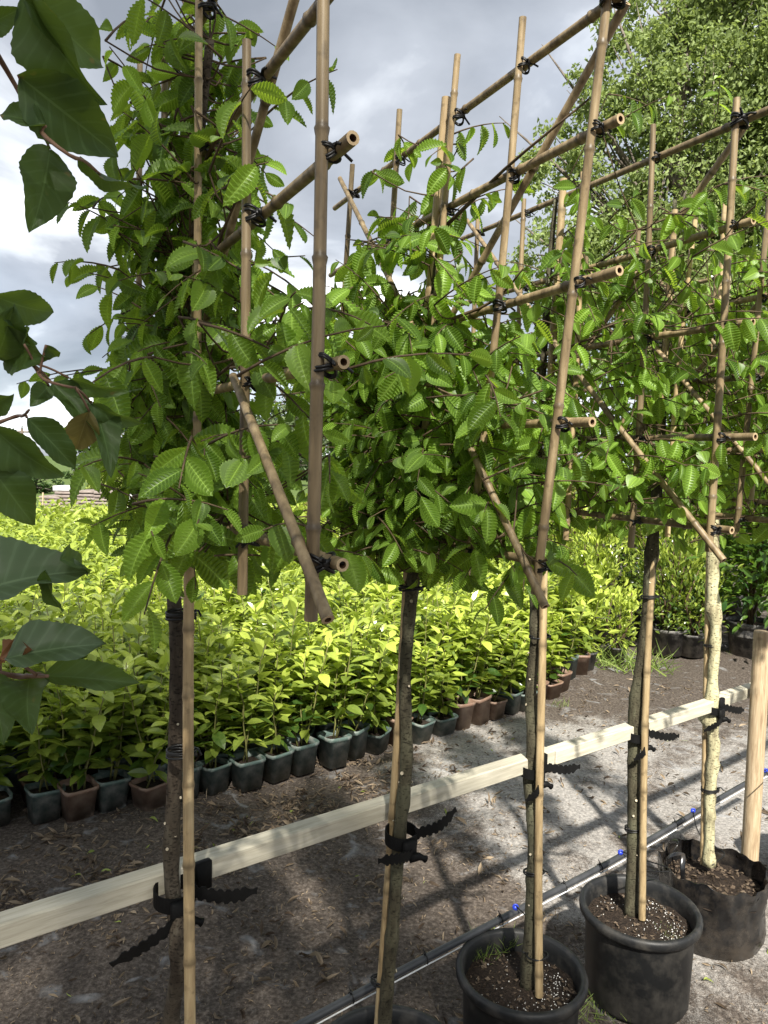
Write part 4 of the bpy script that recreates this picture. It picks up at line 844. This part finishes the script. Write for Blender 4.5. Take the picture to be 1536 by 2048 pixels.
PL = ['black plastic pot at the bottom left holding the nearest tree', 'black plastic pot at the bottom centre, only its rim in view', 'black plastic pot with white speckled compost and a tuft of grass', 'black plastic pot with dusty wall left of the film bag']
PC = [TR[0], TR[1] + [.01, .02], TR[2] + [-.018, .022], TR[3] + [.018, -.02]]
pots = [big_pot(i, PC[i], [.165, .165, .165, .170][i], [.265, .285, .268, .272][i], PL[i]) for i in range(4)]
hp = .268
def in_pot(i, x, y, z): p = atz(x, y, z); return p
p3 = atz(985, 1880, .222); grass('grass_tuft', 'tuft of fine grass and moss', [(p3[0], p3[1], .215, .05, 130), (*atz(1010, 1885, .222)[:2], .215, .03, 60), (*atz(960, 1905, .222)[:2], .214, .05, 60)], .05, pots[2], seed=9).matrix_parent_inverse = WORLD[pots[2].name]
p4 = atz(1330, 1865, .225); grass('moss_tuft', 'small patch of moss and seedlings', [(p4[0], p4[1], .218, .035, 90)], .022, pots[3], seed=10).matrix_parent_inverse = WORLD[pots[3].name]
# film bag of the fifth tree
bc = np.array([TR[4][0] - .004, TR[4][1] - .03]); bag = empty('planter_bag', (*bc, 0), 'crinkled black film planter bag with soil-stained base at right', 'planter bag')
rr = np.random.default_rng(77); sides, rows_ = 72, 22; h = .235; vs = []
ph = rr.uniform(0, 6.28, 8)
for k in range(rows_):
    z = h * k / (rows_ - 1); f = k / (rows_ - 1)
    for j in range(sides):
        a = j / sides * 6.283; cr_ = (.0035 * math.sin(7 * a + ph[0] + 3 * f) + .0028 * math.sin(13 * a + ph[1] - 5 * f) + .002 * math.sin(23 * a + ph[2] + 9 * f)) * (.25 + f) + rr.normal(0, .0009)
        r0 = .168 + .004 * math.sin(f * 9) - .010 * (1 - f) ** 6; zz_ = z + (f > .9) * (.008 * math.sin(3 * a + ph[3]) + .005 * math.sin(9 * a + ph[4]) + .004 * math.sin(17 * a)) ; vs.append(((r0 + cr_) * math.cos(a), (r0 + cr_) * math.sin(a), zz_))
b = MB(); q = [(k * sides + j, k * sides + (j + 1) % sides, (k + 1) * sides + (j + 1) % sides, (k + 1) * sides + j) for k in range(rows_ - 1) for j in range(sides)]
b.add(vs, q); inn = np.array(vs).reshape(rows_, sides, 3)[-9:].copy(); inn[:, :, :2] *= .985; b.add(inn.reshape(-1, 3), [(k * sides + j, (k + 1) * sides + j, (k + 1) * sides + (j + 1) % sides, k * sides + (j + 1) % sides) for k in range(8) for j in range(sides)])
b.add(np.concatenate([np.array(vs)[-sides:], inn[-1]]), [(j, (j + 1) % sides, sides + (j + 1) % sides, sides + j) for j in range(sides)])
o = b.build('bag_wall', M['bag']); o.parent = bag
c = MB(); c.lathe([(.167, .165), (.1, .178), (.04, .188), (0, .19)], 40); c.v[0][:, 2] += rr.normal(0, .003, len(c.v[0])); o = c.build('compost', M['compost']); o.parent = bag
n = 260; a = rr.uniform(0, 6.283, n); q_ = .15 * np.sqrt(rr.random(n)); o = joined('bark_chips', SMALL, np.c_[q_ * np.cos(a), q_ * np.sin(a), np.interp(q_, [0, .16], [.196, .176])], frames(rr.normal(0, 1, (n, 3)) * [1, 1, .3], np.array([0, 0, 1]) + rr.normal(0, .5, (n, 3))), rr.uniform(.008, .024, n), rr.random(n) * .15, M['litter'], None); o.parent = bag; o['kind'] = 'stuff'
for s_, nm in ((2.6, 'folded'), (3.3, 'upright')):      # carrying handles folded in
    hb = MB(); a0, a1 = s_ - .18, s_ + .18; pts = [(.155 * math.cos(a0), .155 * math.sin(a0), .19), (.15 * math.cos(a0), .15 * math.sin(a0), .262), (.115 * math.cos(s_), .115 * math.sin(s_), .282), (.13 * math.cos(a1), .13 * math.sin(a1), .25), (.12 * math.cos(a1), .12 * math.sin(a1), .185)]
    o = hb.tube(smooth_path(pts, 16), .009, 8, flat=(1, .22)).build('handle', M['bag']); o.parent = bag
# next black bag behind the post, mostly hidden
nb = on_beam(beam_d(1484) + .33, 0, .16); o2 = empty('planter_bag', (nb[0], nb[1], 0), 'second black planter bag cut off by the right edge', 'planter bag')
b = MB(); b.lathe([(0, .003), (.15, .003), (.162, .01), (.168, .1), (.166, .2), (.170, .245), (.165, .246), (.160, .19)], 48, squash=lambda th, z: 1 + .02 * np.sin(9 * th + 12 * z)); o = b.build('bag_wall', M['bag']); o.parent = o2
c = MB(); c.lathe([(.161, .19), (0, .2)], 30); o = c.build('compost', M['compost']); o.parent = o2

# ------------------------------------------------------------------ water pipe on its wire, with drip lines
PZ = .272
pp_ = [atz(x, y, PZ) for x, y in [(430, 2140), (600, 2050), (768, 1960), (1018, 1830), (1228, 1720), (1358, 1645), (1468, 1580), (1560, 1530)]]
pa = smooth_path(pp_, 60); pipe = empty('water_pipe', (pa[30][0], pa[30][1], PZ), 'black irrigation pipe tied to a bright wire behind the pots', 'pipe')
MB().tube(pa, .0105, 12).build('pipe_run', M['pipe'], pipe)
dv = unit(np.gradient(pa, axis=0)); sidev = np.stack([dv[:, 1], -dv[:, 0], 0 * dv[:, 0]], 1)
MB().tube(pa + sidev * .009 + [0, 0, -.0125], .0021, 6).build('support_wire', M['wire'], pipe)
def pipe_at(x):
    q = pa - EYE; xx = 768 + FPX * (q @ _r) / (q @ _f); return np.array([np.interp(x, xx, pa[:, k]) for k in range(3)])
for x in (702, 850, 1000, 1128, 1200, 1350, 1420):
    p = pipe_at(x); b = MB(); a = np.linspace(0, 6.283, 15); ax_ = sidev[20]; b.tube([p + ax_ * .0125 * math.cos(q) + np.array([0, 0, .0135 * math.sin(q) - .002]) for q in a], .0016, 5, cap=False); b.box(p + [0, 0, .0135], (.006, .006, .006)); b.tube([p + [0, 0, .014], p + [-.006, .003, .026]], .0014, 5); b.build('cable_tie', M['tie'], pipe)
for k, (x, tgt) in enumerate([(1030, [(1060, 1840), (1083, 1870), (1088, 1905), (1084, 1918), (1046, 1904)]), (1240, [(1290, 1720), (1335, 1735), (1340, 1742), (1300, 1742), (1278, 1740)]), (1385, [(1395, 1660), (1415, 1688), (1448, 1705), (1425, 1730)]), (1530, [(1540, 1560)])]):
    p = pipe_at(x) if x < 1500 else atz(1530, 1548, PZ); c = empty('drip_line', p, 'thin black drip line with blue connector feeding the %s' % ['pot of the third tree', 'pot of the fourth tree', 'film bag of the fifth tree', 'bag behind the post'][k], 'drip line', 'drip lines')
    cb = MB(); cb.tube([p + [0, 0, .008], p + [0, 0, .02]], [.0075, .0075], 10); a_ = np.linspace(0, 6.283, 17); cb.tube([p + np.array([.007 * math.cos(q), -.004, .018 + .007 * math.sin(q)]) for q in a_], .0026, 7, cap=False); cb.build('connector', M['blue'], c)
    pts = [p + [0, 0, .02]]; Yt = TR[min(4, k + 2)]; d0 = p[1]
    for n_, (tx, ty) in enumerate(tgt):
        f = (n_ + 1) / len(tgt); pts.append(at(tx, ty, d0 * (1 - f) + (Yt[1] - .02) * f))
    MB().tube(smooth_path(pts, 24), .0022, 6).build('tube', M['tie'], c)

# ------------------------------------------------------------------ litter on the ground
rr = np.random.default_rng(91)
def litter(name, label, n, box, smin, smax, seed, dens=None, rndlo=0, rndhi=1, mat='litter', temps=None):
    q = np.random.default_rng(seed); P = []
    while len(P) < n:
        x, y = q.uniform(box[0], box[1]), q.uniform(box[2], box[3])
        if dens is None or q.random() < dens(x, y): P.append((x, y, .002 + .010 * math.sin(x * 3.1 + y * 1.7) + .008 * math.sin(x * 7 - y * 5.3 + 1) - .010 + q.uniform(0, .006)))
    P = np.array(P); ax = q.normal(0, 1, (n, 3)) * [1, 1, .25]; nr = np.array([0, 0, 1]) + q.normal(0, .45, (n, 3))
    o = joined(name, temps or LT, P, frames(ax, nr), q.uniform(smin, smax, n) * q.choice([.6, 1, 1], n), q.uniform(rndlo, rndhi, n), M[mat]); return tag(o, label, 'litter', kind='stuff')
LT = [leaf_template(5, 3, w, .9, 0, 0, fo, cu, 0, 1, tw, s) for s, (w, fo, cu, tw) in enumerate([(.13, 1.6, .5, .9), (.09, 1.6, .6, -1.1), (.17, 1.1, -.5, .5), (.05, .5, .2, .5), (.10, 2.0, -.3, -.7)])]
def front_dist(x, y): return (np.array([x, y]) - FRONT[5]) @ back
def clumps(x, y): return .12 + .88 * (math.sin(x * 9 + 2 * math.sin(y * 4)) * math.sin(y * 11 + x * 3) + .4 * math.sin(x * 23 + y * 17) > .25)
den = lambda x, y: clumps(x, y) * (front_dist(x, y) < .05) * (1.0 if front_dist(x, y) > -.5 and x < .2 else .22 if x < .8 else .10)
litter('leaf_litter', 'brown dead leaves scattered over the trodden ground', 4200, (-2.2, 2.4, 1.2, 5.6), .02, .055, 1, den)
litter('twig_litter', 'small chips, stalks and crumbs littering the ground', 12000, (-1.8, 2.6, 1.2, 5.6), .006, .02, 2, lambda x, y: (front_dist(x, y) < .05) * (.9 if x < .8 else .35))
litter('fallen_green_leaves', 'few fresh green and yellow leaves fallen on the ground', 60, (-1.2, 2.0, 1.3, 4.4), .03, .055, 3, den, .2, .9, 'willow')

# ================================================================== OVERHANGING FRUIT BRANCHES IN THE NEAR LEFT FOREGROUND
FT = {}
def fruit_leaf(width, fold, curl, twist, seed, wav=.05):
    key = (width, fold, curl, twist, seed)
    if key not in FT: FT[key] = leaf_template(25, 7, width, .78, 0, .022, fold + .2, curl + .1, .1, .85, twist, seed, wav)
    return FT[key]
# base px, tip px, width ratio, tilt about the midrib, tilt of the midrib in depth, fold, curl, material
BR = [dict(label='upper fruit tree branch hanging in from the left edge', D=.46, path=[(-60, 40), (0, 118), (42, 190), (72, 240), (100, 282), (135, 308), (165, 320), (200, 348)], r=.0016,
           leaves=[((52, -15), (165, 205), .34, .5, .0, .5, .15), ((50, 0), (220, 130), .36, -.5, .1, .35, .1), ((36, 150), (232, 310), .36, .15, .0, .3, .2), ((92, 252), (-8, 214), .3, .6, .1, .4, .1), ((100, 298), (80, 442), .33, -.1, 0, .2, .1), ((158, 316), (272, 412), .22, 1.0, .2, .5, .3), ((60, 215), (160, 200), .3, .9, .3, .5, .2), ((-45, 60), (40, 20), .3, .2, 0, .3, .1)]),
      dict(label='middle fruit tree branch with drooping leaves at the left edge', D=.48, path=[(-60, 600), (0, 655), (40, 700), (70, 735), (100, 764), (130, 772), (150, 775)], r=.0015,
           leaves=[((-15, 590), (120, 648), .33, .2, 0, .3, .35), ((-10, 720), (30, 640), .4, .3, 0, .3, .1), ((25, 690), (60, 712), .4, .2, 0, .4, .1), ((92, 690), (118, 722), .36, .2, 0, .5, .2), ((48, 688), (58, 655), .35, .6, 0, .5, .1), ((104, 766), (195, 852), .26, -.4, 0, .5, .1), ((138, 756), (224, 800), .22, .7, .1, .5, .3), ((98, 772), (64, 806), .42, .1, 0, .3, .1), ((182, 806), (272, 866), .22, .5, .1, .5, .3), ((184, 808), (236, 912), .22, -.4, 0, .4, .2), ((178, 822), (150, 908), .36, -.1, .1, .3, .15, 'browning')]),
      dict(label='lower fruit tree branch with broad dark leaves at the left edge', D=.45, path=[(-60, 865), (-10, 848), (25, 835), (45, 832), (58, 820)], r=.0014,
           leaves=[((54, 836), (160, 935), .27, -.4, 0, .4, .1), ((-20, 850), (106, 970), .30, .3, 0, .5, .25), ((-30, 890), (52, 935), .55, .0, 0, .2, .1), ((-20, 935), (74, 1046), .36, -.3, .1, .4, .4), ((-30, 815), (20, 800), .4, .3, 0, .3, .1)]),
      dict(label='lowest and nearest fruit twig with large grey green leaves', D=.33, path=[(-70, 1330), (-10, 1345), (20, 1350), (60, 1352), (95, 1352)], r=.0016,
           leaves=[((-60, 1190), (158, 1108), .46, -.85, .0, .3, .15, 'orchard_sky_sheen'), ((10, 1318), (198, 1268), .36, -.75, 0, .3, .12, 'orchard_sky_sheen'), ((88, 1352), (276, 1352), .21, -.5, .1, .5, .2), ((60, 1356), (42, 1428), .36, .2, 0, .3, .2), ((-20, 1350), (5, 1470), .34, .1, 0, .3, .1), ((90, 1140), (105, 1240), .16, .6, 0, .5, .2), ((0, 1320), (48, 1262), .16, .2, 0, .5, -.2, 'bud'), ((0, 1322), (62, 1300), .14, -.3, 0, .5, -.1, 'bud'), ((120, 1118), (192, 1128), .3, -.5, .1, .3, .2)])]
cnt = 0
for b_ in BR:
    D = b_['D']; path = smooth_path([dist_to(x, y, D + .03 * math.sin(k)) for k, (x, y) in enumerate(b_['path'])], 24)
    t = empty('fruit_branch', path[0], b_['label'], 'branch', 'overhanging fruit branches')
    MB().tube(path, np.linspace(b_['r'], b_['r'] * .45, 24) * (1 + .12 * np.sin(np.arange(24) * 1.9)), 7).build('twig', M['twig_red'], t)
    for lf in b_['leaves']:
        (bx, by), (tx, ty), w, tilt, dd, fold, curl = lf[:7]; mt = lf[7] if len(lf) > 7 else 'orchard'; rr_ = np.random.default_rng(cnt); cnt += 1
        B_ = dist_to(bx, by, D + rr_.uniform(-.02, .03)); T_ = dist_to(tx, ty, D + dd * .12 + rr_.uniform(-.02, .01)); ax = T_ - B_; sz = np.linalg.norm(ax); vw = -unit((B_ + T_) / 2 - EYE)
        sd = unit(np.cross(ax, vw)); nr = vw * math.cos(tilt) + sd * math.sin(tilt); tpl = fruit_leaf(w * .86, fold, curl, rr_.uniform(-.25, .25), cnt)
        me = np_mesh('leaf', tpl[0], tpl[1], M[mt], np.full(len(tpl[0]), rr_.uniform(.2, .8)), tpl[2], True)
        leaf_object('leaf', me, B_, frames(ax[None], nr[None])[0], sz * 1.02, t)
        i = np.argmin(np.linalg.norm(path - B_, axis=1))
        if np.linalg.norm(path[i] - B_) < .024: MB().tube(smooth_path([path[i], (path[i] + B_) / 2 + [0, 0, .001], B_], 6), [.0008, .0007, .0007, .0007, .0007, .0007], 6).build('leaf_stalk', M['twig_red'], t)
